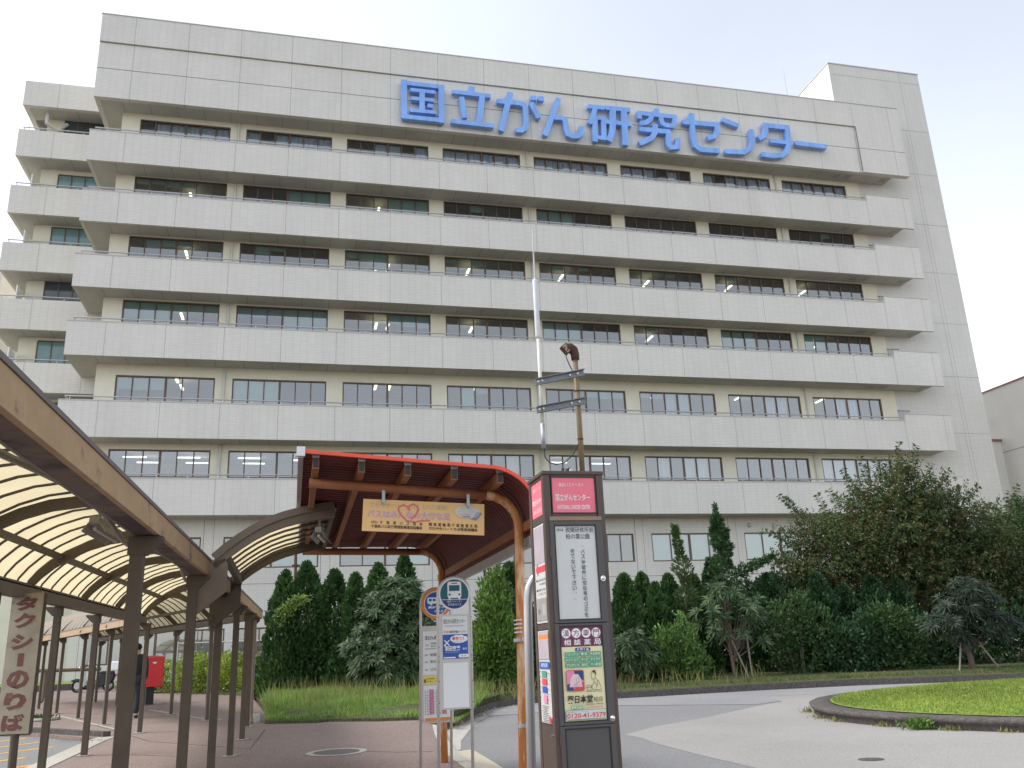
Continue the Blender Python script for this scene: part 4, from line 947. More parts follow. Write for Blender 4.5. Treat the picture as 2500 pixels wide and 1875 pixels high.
MB(FK).box(.052, .058, -.001, .02, -.258, -.024).box(.343, .349, -.001, .02, -.258, -.024).box(.058, .343, -.001, .02, -.258, -.253).box(.058, .343, -.001, .02, -.029, -.024).build('gasket', BLACK, o)
MB(FK).box(.349, KW-pst, .002, .02, -.258, -.03).build('stile', KBR, KP)
pf = lambda y0: (lambda u, v, d: FK((u, y0-d, v)))
p = Panel(pf(.006), o)
p.text('東武バスイースト', .105, -.088, .27, -.064, WHITEI, .0); p.text('国立がんセンター', .080, -.178, .308, -.135, WHITEI, .012); p.text('NATIONAL CANCER CENTER', .09, -.232, .305, -.205, WHITEI, .01); p.done()
o = MB(FK).box(.062, .324, -.002, .0, -.902, -.339).build('notice_plate', PAPER, l1)
p = Panel(pf(-.002), o)
p.text('次は', .072, -.372, .118, -.352, GREYINK, .02); p.text('税関研修所前', .130, -.380, .314, -.345, GREYINK, .008); p.text('柏の葉公園', .130, -.420, .285, -.386, GREYINK, .008)
p.vert('「バス停留所に空缶等のゴミを', .235, -.45, -.895, .026, GREYINK, .012); p.vert('捨てないで下さい。」', .168, -.478, -.80, .026, GREYINK, .012); p.done()
# poster
o = MB(FK).box(.062, .322, -.004, .0, -1.482, -.949).build('poster', CREAMP, l2)
p = Panel(pf(-.004), o); U = lambda x: .062+.26*x; V = lambda y: -1.482+.533*y
p.rect(U(0), V(.785), U(1), V(1), PLUM)
for i, ch in enumerate('漢方専門'):
    p.disc(U(.135+i*.243), V(.932), .0285, WHITEI); p.text(ch, U(.135+i*.243)-.02, V(.932)-.02, U(.135+i*.243)+.02, V(.932)+.02, PLUM, .008)
for i, ch in enumerate('相談薬局'): p.text(ch, U(.07+i*.243), V(.80), U(.235+i*.243), V(.865), WHITEI, .015)
p.rrect(U(.33), V(.735), U(.70), V(.772), .008, NAVY); p.text('健康食品', U(.37), V(.740), U(.66), V(.767), WHITEI, .02)
for r_, row in enumerate((('アガリクス', '霊芝', '冬虫夏草'), ('メシマコブ', 'タヒボ', 'マイタケ'), ('プロポリス', 'AHCC', 'サメ軟骨'))):
    for c_, (tx, a, b_) in enumerate(zip(row, (.07, .44, .66), (.42, .64, .95))):
        y = .685-.058*r_; p.rect(U(a), V(y-.007), U(b_), V(y+.043), GREENI); p.text(tx, U(a+.02), V(y+.003), U(b_-.02), V(y+.033), CREAMP, .01)
p.rrect(U(.07), V(.31), U(.50), V(.535), .012, mat('poster_border', (.45, .14, .10), .5)); p.rect(U(.085), V(.32), U(.485), V(.525), PINKI)
p.poly([(U(.26), V(.525)), (U(.485), V(.525)), (U(.485), V(.42)), (U(.30), V(.47))], NAVY); p.poly([(U(.085), V(.32)), (U(.085), V(.38)), (U(.22), V(.41)), (U(.24), V(.32))], NAVY); p.poly([(U(.24), V(.32)), (U(.485), V(.32)), (U(.485), V(.40)), (U(.32), V(.42))], REDI)
p.poly([(U(.14), V(.355)), (U(.45), V(.355)), (U(.42), V(.44)), (U(.36), V(.49)), (U(.24), V(.49)), (U(.17), V(.44))], mat('pale_pink_ink', (.75, .55, .58), .5))
p.line([(U(.25), V(.37)), (U(.33), V(.40)), (U(.30), V(.44)), (U(.36), V(.46)), (U(.38), V(.41)), (U(.27), V(.36)), (U(.40), V(.37))], .0018, INK)
# line drawing of a kneeling figure at a bowl
for pts in ([(.75, .50), (.70, .51), (.67, .48), (.68, .44), (.72, .425), (.76, .44), (.78, .48), (.75, .50), (.77, .52), (.80, .52)], [(.72, .425), (.74, .40), (.70, .37), (.66, .35), (.68, .33)], [(.76, .44), (.84, .41), (.88, .36), (.90, .32), (.78, .315), (.68, .325)], [(.74, .40), (.80, .36), (.78, .33)], [(.82, .42), (.80, .35)], [(.54, .345), (.58, .37), (.65, .365), (.68, .345)], [(.55, .345), (.57, .315), (.66, .315), (.68, .345), (.55, .345)], [(.52, .305), (.92, .30)]):
    p.line([(U(a), V(b_)) for a, b_ in pts], .0026, INK)
p.poly([(U(.70), V(.505)), (U(.76), V(.50)), (U(.785), V(.47)), (U(.79), V(.50)), (U(.76), V(.525)), (U(.72), V(.525))], INK)
p.text('薬日本堂', U(.06), V(.183), U(.67), V(.268), INK, .025, .004); p.text('柏店', U(.70), V(.19), U(.92), V(.245), INK, .0)
p.rrect(U(.16), V(.125), U(.46), V(.165), .006, GREENI); p.rrect(U(.167), V(.129), U(.453), V(.161), .005, CREAMP); p.text('営業時間', U(.19), V(.132), U(.43), V(.158), GREENI, .01)
p.text('AM10:00～PM7:00', U(.50), V(.158), U(.92), V(.175), INK, .0); p.text('年中無休駐車場完備', U(.52), V(.130), U(.90), V(.147), REDI)
p.rrect(U(.02), V(.015), U(.98), V(.115), .008, GREENI); p.rrect(U(.03), V(.020), U(.97), V(.110), .007, PAPER); p.text('受付専用フリーダイヤル', U(.05), V(.088), U(.55), V(.102), GREENI); p.text('0120-41-9379', U(.04), V(.028), U(.96), V(.082), REDI, .025); p.done()
MB(FK).box(.064, .332, -.004, .0, -2.114, -1.528).build('panel', KGR, l3)
# left side panels
fl = lambda x0: (lambda u, v, d: FK((x0-d, KD-u, v)))
for nm, z0, z1, m_ in (('side_route_plate', -.255, -.035, PINKP), ('side_notice', -.915, -.31, PAPER), ('side_timetable', -1.5, -.96, PAPER)):
    MB(FK).box(.006, .02, pst, KD-pst, z0, z1).build(nm, m_, KP)
p = Panel(fl(.006), KP); pu = pst
p.text('東武バスイースト', .09, -.09, .27, -.066, WHITEI); p.text('国立がんセンター', .075, -.175, .285, -.14, WHITEI, .03); p.text('NATIONAL CANCER CENTER', .08, -.232, .28, -.205, WHITEI)
p.rect(pu+.01, -.55, KD-pu-.01, -.32, mat('faded_mauve_paper', (.46, .40, .44), .5)); p.poly([(.075, -.585), (.125, -.545), (.125, -.568), (.30, -.568), (.30, -.605), (.125, -.605), (.125, -.625)], REDI)
p.text('■柏の葉公園方面', .08, -.66, .29, -.645, INK); p.text('次の停留所', .15, -.685, .29, -.67, INK); p.text('■柏駅西口方面', .08, -.72, .28, -.705, INK); p.text('のりばはこちら', .12, -.745, .29, -.73, INK)
p.rect(.075, -.90, .30, -.765, mat('faded_photo', (.33, .32, .31), .5)); p.rect(.10, -.86, .16, -.83, mat('photo_dark', (.2, .22, .24), .5)); p.rect(.19, -.87, .28, -.80, mat('photo_pale', (.42, .40, .37), .5))
p.rect(pu+.01, -1.13, KD-pu-.01, -.965, mat('faded_mauve_paper', (.46, .40, .44), .5)); p.rect(.08, -1.01, .29, -.985, ORANGEI)
p.rect(.075, -1.185, .30, -1.145, BLUEI); p.text('時刻表', .11, -1.178, .26, -1.152, WHITEI)
for i, m_ in enumerate((GREENI, REDI, BLUEI)): p.rect(.12, -1.235-.045*i, .22, -1.198-.045*i, m_)
p.rect(.14, -1.385, .22, -1.335, PINKI)
for i in range(10): p.rect(.09+.012*(i % 3), -1.40-.01*i, .25-.015*(i % 4), -1.403-.01*i, GREYINK)
for i in range(6): p.rect(.085, -1.2-.03*i, .105, -1.205-.03*i, GREYINK); p.rect(.24, -1.21-.03*i, .29, -1.213-.03*i, GREYINK)
p.rect(.255, -1.495, .30, -1.455, REDI); p.done()
MB(FK).tube([(.0, .05, -1.56), (-.012, .05, -1.56)], .008, 8).build('latch', CHROME, KP)

# aerial mast clamped on the pillar
AM = thing('antenna_mast', 'ochre pole with white whip aerial on two steel channels above the bus stop pillar', 'antenna', EN((1.858, 5.542, KZ)), YAW)
E3 = lambda e_, z_, n_=5.542: EN((e_, n_, z_+H))
MB().tube([E3(1.858, 1.08), E3(1.858, 1.96)], .0185, 12).build('pole', POLEB, AM, True)
for z_ in (1.70, 1.36): MB().tube([E3(1.858, z_), E3(1.858, z_+.012)], .0205, 12).build('band', RUSTB, AM)
b = MB().tube([E3(1.858, 1.935), E3(1.858, 1.975), E3(1.848, 2.005), E3(1.825, 2.02), E3(1.795, 2.015)], [.028, .030, .036, .038, .034], 12); o = b.build('conduit_elbow', RUSTB, AM, True)
b = MB(Fr(*E3(1.79, 2.005), YAW)); q = [(-.035, .02), (.0, .045), (.045, .01), (.012, -.035)]
b.prism(q, -.03, .03); o2 = b.build('junction_box', RUSTB, AM)
f = [(-.032, .005), (-.004, -.028)]
for k, z_ in ((0, .0), (1, 0)):
    b = MB(Fr(*E3(1.79, 2.005), YAW)); b.prism([(-.022+.02*k, .004-.014*k), (-.012+.02*k, .014-.014*k), (-.006+.02*k, .006-.014*k), (-.016+.02*k, -.004-.014*k)], -.0315, -.0305); b.build('slot', BLACK, o2)
b = MB(Fr(*E3(1.79, 2.005), YAW)); b.prism([(-.032, .016), (-.004, .036), (.026, -.004), (.008, -.03)], -.0308, -.0302); b.build('face_plate', mat('rust_pale', (.36, .25, .18), .7, .3, 20), o2)
for (e0, z0), (e1, z1) in (((1.553, 1.752), (1.905, 1.835)), ((1.553, 1.556), (1.905, 1.632))):
    b = MB(); b.bar(E3(e0, z0, 5.515), E3(e1, z1, 5.515), .006, .042); b.bar(E3(e0, z0+.021, 5.503), E3(e1, z1+.021, 5.503), .03, .005); b.bar(E3(e0, z0-.021, 5.503), E3(e1, z1-.021, 5.503), .03, .005)
    o = b.build('channel', mat('galvanised', (.20, .21, .225), .5, .2, 15, metal=.5), AM)
    for t in (.05, .13, .70, .86): x = e0+(e1-e0)*t; z_ = z0+(z1-z0)*t; MB().tube([E3(x, z_, 5.513), E3(x, z_, 5.50)], .008, 8).build('bolt', ALU, o)
ant = MB().tube([E3(1.597, 1.298), E3(1.597, 1.47)], .0165, 10).build('aerial_base', ZINC, AM, True)
MB().tube([E3(1.597, 1.47), E3(1.597, 2.08)], .0125, 10).build('aerial_stem', mat('cream_tube', (.62, .60, .53), .4), AM, True)
MB().tube([E3(1.597, 2.08), E3(1.596, 2.10), E3(1.594, 2.52), E3(1.594, 2.53)], [.013, .0185, .0185, .014], 12).build('aerial_sleeve', mat('pale_grey_tube', (.55, .56, .58), .35), AM, True)
MB().tube([E3(1.594, 2.53), E3(1.594, 2.80), E3(1.595, 2.918)], [.006, .005, .005], 8).build('aerial_whip', ZINC, AM)
MB().tube([E3(1.600, 1.30), E3(1.603, 1.24), E3(1.63, 1.205), E3(1.68, 1.19), E3(1.74, 1.205), E3(1.80, 1.26), E3(1.845, 1.34)], .0042, 6).build('cable', BLACK, AM)
MB().tube([E3(1.785, 1.985, 5.51), E3(1.783, 1.94, 5.51), E3(1.80, 1.89, 5.51), E3(1.828, 1.84, 5.52)], .0035, 6).build('cable', BLACK, AM)
o = MB().tube([E3(1.74, 1.128, 5.44), E3(1.74, 1.128, 5.52)], [.0, .031], 14); cm = thing('small_loudspeaker', 'black cylindrical speaker lying on top of the bus stop pillar', 'speaker', EN((1.745, 5.5, KZ+.012)), YAW)
MB().tube([E3(1.715, 1.122, 5.52), E3(1.755, 1.128, 5.47)], .028, 14).build('housing', BLACK, cm, True); MB().tube([E3(1.756, 1.128, 5.469), E3(1.760, 1.1285, 5.464)], .023, 14).build('rim', ZINC, cm)
MB().bar(E3(1.70, 1.108, 5.53), E3(1.735, 1.108, 5.53), .05, .03).build('bracket', mat('red_oxide', (.2, .06, .05), .7), cm)
MB().tube([E3(1.655, 1.09, 5.33), E3(1.655, 1.12, 5.33)], .008, 8).build('eye_bolt', BLACK, cm)

# bent silver pipe behind the pillar
PB = thing('hoop_barrier', 'bent silver pipe hoop half hidden behind the bus stop pillar', 'barrier', at(EN, 1.5, 5.83), YAW)
yb = gz(EN((1.5, 5.83, 0))[1])
MB(EN).tube([(1.475, 5.83, yb-.05), (1.515, 5.83, H+.3), (1.52, 5.83, H+.36)] + [(1.68-.16*math.cos(R(a)), 5.83, H+.36+.16*math.sin(R(a))) for a in (20, 40, 60, 80, 100, 120, 140, 160)] + [(1.845, 5.83, H+.36), (1.86, 5.83, yb-.05)], .029, 14).build('pipe', SILVERP, PB, True)

# ---------------------------------------------------------------- two framed bus stop signs
def bus_sign(name, label, n_, el, er, zc_, ptop, pbot, ring_m):
    em = (el+er)/2; r_ = (er-el)/2; t = thing(name, label, 'bus stop sign', at(EN, em, n_), YAW); zb = gz(EN((em, n_, 0))[1])
    MB(EN).tube([(el-.02, n_, zb-.03), (el, n_, zc_+H)] + [(em-r_*math.cos(R(a)), n_, zc_+H+r_*math.sin(R(a))) for a in range(15, 180, 15)] + [(er, n_, zc_+H), (er-.02, n_, zb-.03)], .0155, 10).build('frame', ALU, t, True)
    return t, em, r_
B1, em, r_ = bus_sign('bus_stop_sign', 'front aluminium bus stop sign with teal round bus emblem and blank lower panel', 9.182, 1.437, 1.775, .60, .398, -.515, WHITEI)
zz = .60
def disc(nm, m, rad, y0, y1, par, cz, cx): return MB(EN).tube([(cx, y0, cz+H), (cx, y1, cz+H)], rad, 40).build(nm, m, par)
d1 = disc('roundel', WHITEI, .163, 9.165, 9.185, B1, zz, em)
p = Panel(lambda u, v, d: EN((em+u, 9.165-d, H+zz+v)), d1)
p.disc(0, 0, .147, TEALI)
p.poly([(.147*math.cos(R(a)), .147*math.sin(R(a))) for a in range(202, 339, 4)], NAVY)
p.rect(-.136, -.058, .136, -.053, WHITEI)
p.rrect(-.072, -.040, .072, .125, .022, WHITEI); p.rect(-.055, .03, .055, .088, TEALI); p.rrect(-.03, .103, .03, .112, .003, TEALI); p.disc(-.05, -.005, .011, TEALI); p.disc(.05, -.005, .011, TEALI)
p.rect(-.062, -.056, -.042, -.030, WHITEI); p.rect(.042, -.056, .062, -.030, WHITEI)
p.text('東武バスイースト', -.075, -.085, .075, -.064, WHITEI, .0); p.text('京浜急行バス', -.07, -.118, .07, -.093, WHITEI, .0); p.done()
MB(EN).tube([(em, 9.182, .398+H), (em, 9.182, .45+H)], .008, 8).build('stub', WHITEI, B1)
bp = MB(EN).box(1.425, 1.785, 9.172, 9.19, -.515+H, .398+H).build('panel', ALU, B1)
q = MB(EN).box(1.478, 1.735, 9.168, 9.1715, -.035+H, .378+H).build('route_sheet', WHITE, bp)
MB(EN).box(1.478, 1.735, 9.168, 9.1715, -.500+H, -.075+H).build('blank_sheet', mat('blank_white', (.80, .81, .82), .4, .02, 2), bp)
p = Panel(lambda u, v, d: EN((u, 9.168-d, H+v)), q)
p.text('国立がん研究センター', 1.490, .305, 1.715, .352, GREYINK, .01); p.text('National Cancer Research Center', 1.503, .278, 1.70, .292, GREYINK)
p.text('次は', 1.487, .212, 1.538, .238, REDI, .01); p.text('羽田空港第2ターミナル', 1.545, .212, 1.720, .238, INK, .01)
p.rect(1.478, -.035, 1.735, .20, BLUEI)
for cx_, cy_, a, b_ in ((1.585, .155, .03, .026), (1.62, .168, .034, .026), (1.665, .166, .036, .028), (1.705, .155, .028, .026), (1.64, .138, .07, .024)): p.disc(cx_, cy_, a, WHITEI, b_)
p.text('高速バス', 1.575, .142, 1.70, .176, REDI, .03); p.text('EXPRESS BUS', 1.59, .126, 1.68, .136, REDI)
p.line([(1.492, .09), (1.545, .145)], .010, WHITEI); p.line([(1.495, .145), (1.545, .092)], .010, WHITEI); p.line([(1.49, .10), (1.505, .085)], .008, WHITEI)
p.text('羽田空港', 1.497, .04, 1.655, .09, WHITEI, .03); p.text('ゆき', 1.682, .045, 1.722, .07, WHITEI, .01); p.text('Tokyo International Airport', 1.50, .022, 1.65, .032, WHITEI)
for cx_ in (1.66, 1.69, 1.715): p.disc(cx_, -.01, .024, WHITEI, .018)
p.text('運賃', 1.655, -.018, 1.72, -.005, BLUEI); p.rect(1.485, -.03, 1.605, -.018, WHITEI); p.done()
for z_ in (.37, .08, -.25, -.45, -.01, -.06):
    for x in (1.437, 1.775): MB(EN).ball((x, 9.168, z_+H), .006, .004, .006, 8, 6).build('screw', GREYINK, bp)
B2, em, r_ = bus_sign('bus_stop_sign', 'rear aluminium bus stop sign with orange ringed roundel and pink timetable', 10.42, 1.43, 1.775, .577, .33, -.716, ORANGEI)
d1 = disc('roundel', ORANGEI, .172, 10.40, 10.425, B2, .577, em)
p = Panel(lambda u, v, d: EN((em+u, 10.40-d, H+.577+v)), d1)
p.disc(0, 0, .138, WHITEI); p.disc(0, 0, .130, BLUEI)
p.rrect(-.10, .0, .10, .07, .015, WHITEI)
for x in (-.08, -.035, .01, .055): p.rect(x, .028, x+.032, .055, BLUEI)
p.disc(-.055, .0, .018, WHITEI); p.disc(.06, .0, .018, WHITEI); p.text('東武バス', -.10, -.055, .10, -.028, WHITEI, .04, .01); p.text('イースト', -.03, -.10, .115, -.068, WHITEI, .04, .01); p.done()
bp = MB(EN).box(1.415, 1.79, 10.41, 10.43, -.716+H, .33+H).build('panel', ALU, B2)
q = MB(EN).box(1.45, 1.75, 10.406, 10.4095, -.205+H, .27+H).build('route_sheet', WHITE, bp)
p = Panel(lambda u, v, d: EN((u, 10.406-d, H+v)), q)
p.text('国立がん研究センター', 1.475, .175, 1.73, .22, INK, .01); p.text('次は', 1.475, .105, 1.515, .13, ORANGEI, .01); p.text('税関研修所前', 1.54, .125, 1.70, .145, INK); p.text('柏の葉公園', 1.54, .095, 1.68, .115, INK)
p.rect(1.47, .075, 1.735, .08, INK)
for z_, a, b_ in ((-.0, '西柏04', '柏駅西口'), (-.075, '西柏10', '柏の葉公園'), (-.16, '西柏07', '江戸川台駅')): p.text(a, 1.47, z_, 1.505, z_+.018, INK); p.text(b_, 1.53, z_-.005, 1.70, z_+.03, INK)
p.done()
q = MB(EN).box(1.452, 1.75, 10.406, 10.4095, -.305+H, -.22+H).build('notice_strip', PALEY, bp)
p = Panel(lambda u, v, d: EN((u, 10.406-d, H+v)), q); p.rect(1.456, -.29, 1.482, -.25, RUST); p.text('お客様へお知らせ', 1.49, -.255, 1.72, -.235, INK); p.text('安全にご乗車下さい', 1.49, -.285, 1.72, -.265, INK); p.done()
q = MB(EN).box(1.452, 1.75, 10.406, 10.4095, -.695+H, -.32+H).build('timetable', WHITE, bp)
p = Panel(lambda u, v, d: EN((u, 10.406-d, H+v)), q); p.rect(1.515, -.625, 1.565, -.36, PINKI); p.rect(1.66, -.625, 1.71, -.36, PINKI)
for i in range(16):
    p.rect(1.462, -.372-.0165*i, 1.475, -.378-.0165*i, GREYINK)
    for j in range(7): p.rect(1.485+.034*j, -.372-.0165*i, 1.507+.034*j-(.004*((i+j) % 3)), -.377-.0165*i, GREYINK)
p.rect(1.46, -.69, 1.745, -.66, ORANGEI); p.done()

# ---------------------------------------------------------------- taxi rank sign
TX, TY = -5.905, 10.8
TS = thing('taxi_sign', 'upright weathered beige board with brown vertical Japanese taxi rank lettering', 'sign', (TX, TY, gz(TY)), R(2))
FT = Fr(TX, TY, 0, R(2)); tz0, tz1 = -.69+H, .93+H
MB(FT).box(-.205, .205, -.03, .05, tz0, tz1).build('board', mat('sign_case', (.10, .085, .075), .6, .2, 8), TS, bevel=.035)
o = MB(FT).box(-.188, .188, -.036, -.0301, tz0+.018, tz1-.018).build('face', SAND, TS, bevel=.003)
p = Panel(lambda u, v, d: FT((u, -.036-d, v)), o)
for ch, a, b_ in (('タ', .965, .86), ('ク', .845, .735), ('シ', .695, .585), ('の', .445, .315), ('り', .29, .17), ('ば', .145, .03)):
    p.text(ch, -.135, tz0+(tz1-tz0)*b_, .125, tz0+(tz1-tz0)*a, MAROON, .06)
p.rect(-.035, tz0+(tz1-tz0)*.47, .035, tz0+(tz1-tz0)*.56, MAROON, 'lettering'); p.done()
MB(FT).tube([(0.03, .01, gz(TY)-.05), (.015, .01, tz0+.02)], .045, 12).build('pole', BROWN, TS)
MB(FT).tube([(-.19, .03, tz0-.4), (-.19, .03, tz1-.2)], .012, 8).build('cable_pipe', BROWN, TS)

# ---------------------------------------------------------------- post box
MX, MY = -11.15, 27.55
M_ = thing('post_box', 'bright red square post box on a black pedestal in front of the hedge', 'post box', (MX, MY, gz(MY)), R(36))
FM = Fr(MX, MY, gz(MY), R(36))
MB(FM).box(-.11, .11, -.11, .11, -.05, .50).build('pedestal', BLACK, M_)
o = MB(FM); o.prism([(-.36, .49), (.29, .49), (.31, 1.33), (.0, 1.37), (-.34, 1.33)], -.28, .28); o = o.build('body', POST, M_, bevel=.02)
MB(FM).prism([(-.355, 1.325), (.318, 1.325), (.318, 1.345), (.0, 1.39), (-.355, 1.345)], -.292, .292).build('lid', mat('lid_pale_red', (.6, .12, .11), .4), M_)
p = Panel(lambda u, v, d: FM((u, -.28-d, v)), o); p.rect(-.338, 1.255, .305, 1.262, MAROON); p.rect(-.03, 1.165, .085, 1.195, WHITEI); p.poly([(.005, 1.165), (.05, 1.165), (.0275, 1.135)], WHITEI); p.done()
q = Panel(lambda u, v, d: FM((-.345-d-(1.33-v)*.02*0+(v-.9)*.02, .28-u, v)), o); q.rect(.06, 1.17, .5, 1.235, BLACK); q.rect(.06, .88, .5, 1.12, PAPER); q.done()

# low concrete block by the canopy corner
x, y = -5.82, 19.93
MB(Fr(x, y, gz(y), YAW)).prism([(-.17, -.03), (.17, -.03), (.155, .16), (-.155, .16)], -.12, .12).build('concrete_block', CONC, None, bevel=.015)
tag(bpy.data.objects['concrete_block'], 'low grey concrete block at the foot of the walkway corner post', 'block')

# ---------------------------------------------------------------- arched railing before the ground floor windows
FN = thing('arched_railing', 'white metal railing of double hoops between the hedge and the ground floor windows', 'railing', at(EN, -4.87, 42.5), YAW)
zt = .955+H; zb = gz(40)-.1
MB(EN).tube([(-4.87, 42.5, zt), (9, 42.5, zt)], .028, 8).build('top_rail', ALU, FN)
MB(EN).tube([(-4.87, 42.5, zb+.35), (9, 42.5, zb+.35)], .018, 8).build('bottom_rail', ALU, FN)
for k in range(7):
    x = -4.87+2.3*k; MB(EN).tube([(x, 42.5, zb), (x, 42.5, zt)], .035, 8).ball((x, 42.5, zt+.03), .05).build('post', ALU, FN)
    for j in range(3):
        c_ = x+.42+.74*j; b = MB(EN)
        for r_, h in ((.27, .62), (.12, .38)): b.tube([(c_-r_, 42.5, zb+.35), (c_-r_, 42.5, zb+.35+h)] + [(c_-r_*math.cos(R(a)), 42.5, zb+.35+h+r_*1.05*math.sin(R(a))) for a in range(20, 180, 20)] + [(c_+r_, 42.5, zb+.35+h), (c_+r_, 42.5, zb+.35)], .012, 6)
        b.build('hoop', ALU, FN)

# ---------------------------------------------------------------- barrier rail, posts
x, y = g7(250, 1270); HR = thing('pipe_barrier', 'brown pipe barrier behind the taxi sign at the far left', 'barrier', (x, y, gz(y)), R(30))
fb = Fr(x, y, gz(y), R(20)); MB(fb).tube([(-.1, 0, 0), (0, 0, .06), (.02, 0, .2), (.02, 0, 1.02)], .05, 8).tube([(1.5, 0, -.02), (1.5, 0, 1.0)], .05, 8).build('leg', BROWNL, HR); MB(fb).tube([(-.18, 0, 1.02), (1.7, 0, 1.0)], .06, 8).build('rail', BROWNL, HR)
for label, (px, py), Y, hh in (('slim dark lamp post with a bracket rising behind the clipped cypresses', (722, 1380), 29, .0), ('thin dark pole with a forked tip behind the cypresses, beside the taller lamp post', (756, 1402), 29, 0)):
    d = ray(px, py); t = Y/d.y; P = (d.x*t, Y, H+d.z*t); L = thing('lamp_post', label, 'lamp post', (P[0], Y, gz(Y)))
    MB().tube([(P[0], Y, gz(Y)), (P[0], Y, P[2]-.6), (P[0], Y, P[2]+(.35 if py < 1390 else 0))], [.07, .06, .035] if py < 1390 else .045, 8).build('shaft', RUSTB, L)
    MB().box(P[0]-.12, P[0]+.12, Y-.04, Y+.04, P[2]-.03, P[2]+.02).build('bracket', RUSTB, L)
d = ray(1183, 1382); t = 27/d.y; P = (d.x*t, 27, H+d.z*t); L = thing('lamp_post', 'small square floodlight on a post above the pale green shrub', 'lamp post', (P[0], 27, gz(27)))
MB().tube([(P[0], 27, gz(27)), (P[0], 27, P[2]+.04)], .04, 8).build('shaft', RUSTB, L); MB().prism([(P[0]-.42, P[2]-.02), (P[0]-.1, P[2]-.02), (P[0], P[2]+.05), (P[0], P[2]+.09), (P[0]-.42, P[2]+.07)], 26.9, 27.1).build('lamp_head', ZINC, L)

# ---------------------------------------------------------------- parked scooter
SX, SY = -17.35, 37.2
SCO = thing('scooter', 'black and white scooter parked by the hospital lawn, seen through the walkway posts', 'scooter', (SX, SY, gz(SY)), R(184))
FS = Fr(SX, SY, gz(SY), R(184))            # local x forward
for x in (.62, -.60):
    o = MB(FS); pts = [(x+.20*math.cos(R(a)), 0, .24+.20*math.sin(R(a))) for a in range(0, 361, 15)]; o.tube(pts, .045, 8, False); o = o.build('wheel', BLACK, SCO, True)
    MB(FS).tube([(x, -.03, .24), (x, .03, .24)], .12, 14).build('rim', ZINC, o)
b = MB(FS); b.prism([(-.78, .42), (-.70, .30), (-.25, .17), (.28, .17), (.36, .24), (.30, .27), (-.12, .27), (-.2, .50), (-.25, .68), (-.85, .66)], -.14, .14); b.build('rear_body', BLACK, SCO, bevel=.03)
b = MB(FS); b.prism([(.28, .22), (.36, .22), (.50, .52), (.46, .88), (.36, .95), (.38, .6)], -.17, .17); b.build('leg_shield', WHITE, SCO, bevel=.03)
b = MB(FS); b.prism([(.40, .40), (.84, .42), (.86, .48), (.66, .53), (.44, .52)], -.07, .07); b.build('front_mudguard', BLACK, SCO, bevel=.02)
MB(FS).tube([(.60, 0, .24), (.40, 0, .95)], .03, 8).build('fork', ZINC, SCO)
b = MB(FS); b.ball((.46, 0, .93), .12, .13, .10); b.build('front_cowl', BLACK, SCO, True)
MB(FS).ball((.57, 0, .92), .05, .09, .07).build('headlight', CHROME, SCO, True)
MB(FS).tube([(.30, -.33, .99), (.40, -.12, 1.0), (.40, .12, 1.0), (.30, .33, .99)], .017, 8).build('handlebar', BLACK, SCO)
for s_ in (-1, 1):
    b = MB(FS).tube([(.36, s_*.25, 1.0), (.36, s_*.30, 1.17)], .008, 6).ball((.36, s_*.31, 1.21), .02, .06, .045); b.build('mirror', CHROME, SCO)
b = MB(FS); b.prism([(-.80, .66), (-.22, .68), (-.16, .74), (-.35, .79), (-.78, .78)], -.13, .13); b.build('seat', BLACK, SCO, bevel=.03)
MB(FS).box(-1.05, -.70, -.18, .18, .80, 1.15).build('top_box', WHITE, SCO, bevel=.04)
MB(FS).ball((-.88, 0, .62), .04, .07, .04).build('tail_light', REDI, SCO)
MB(FS).tube([(-.1, -.1, .2), (-.12, -.22, 0)], .014, 6).build('stand', ZINC, SCO)

# ---------------------------------------------------------------- the walking person
def skin(name, V, E, rad, m, parent, sub=2, root=0):
    me = bpy.data.meshes.new('cage'); M = np.array(wm(parent).inverted())
    vv = np.array(V) @ M[:3, :3].T + M[:3, 3]; me.from_pydata(vv.tolist(), E, []); ob = bpy.data.objects.new('cage', me); COL.objects.link(ob)
    ob.modifiers.new('s', 'SKIN'); s_ = ob.modifiers.new('u', 'SUBSURF'); s_.levels = sub
    for i, r_ in enumerate(rad): d_ = me.skin_vertices[0].data[i]; d_.radius = r_ if isinstance(r_, tuple) else (r_, r_); d_.use_root = (i == root)
    bpy.context.view_layer.update(); out = bpy.data.meshes.new_from_object(ob.evaluated_get(bpy.context.evaluated_depsgraph_get()))
    bpy.data.objects.remove(ob); bpy.data.meshes.remove(me); out.name = name; out.shade_smooth(); out.materials.clear(); return link(name, out, m, parent)
PX, PY = -9.38, 22.3; FP = Fr(PX, PY, gz(PY), R(8)); PZ = gz(PY)
PE = thing('person', 'person in a dark suit walking away, mostly hidden behind a walkway post', 'person', (PX, PY, PZ), R(8))
J = dict(pel=(0, 0, .92), spi=(0, .0, 1.12), che=(0, .02, 1.32), nec=(0, .02, 1.47), hea=(0, .04, 1.58), crn=(0, .05, 1.68),
  hr=(.09, 0, .90), kr=(.10, -.03, .50), ar=(.10, -.17, .10), tr=(.11, -.06, .03), hl=(-.09, 0, .90), kl=(-.10, .12, .50), al=(-.10, .15, .08), tl=(-.10, .28, .03),
  sr=(.19, .01, 1.40), er=(.225, -.02, 1.12), wr=(.21, .05, .88), pr=(.205, .08, .80), sl=(-.19, .01, 1.40), el=(-.225, -.05, 1.12), wl=(-.21, .02, .88), pl=(-.205, .04, .80))
def figure(keys, edges, rads, name, m, sub=2):
    skin(name, [FP(J[k]) for k in keys], [(keys.index(a), keys.index(b)) for a, b in edges], rads, m, PE, sub)
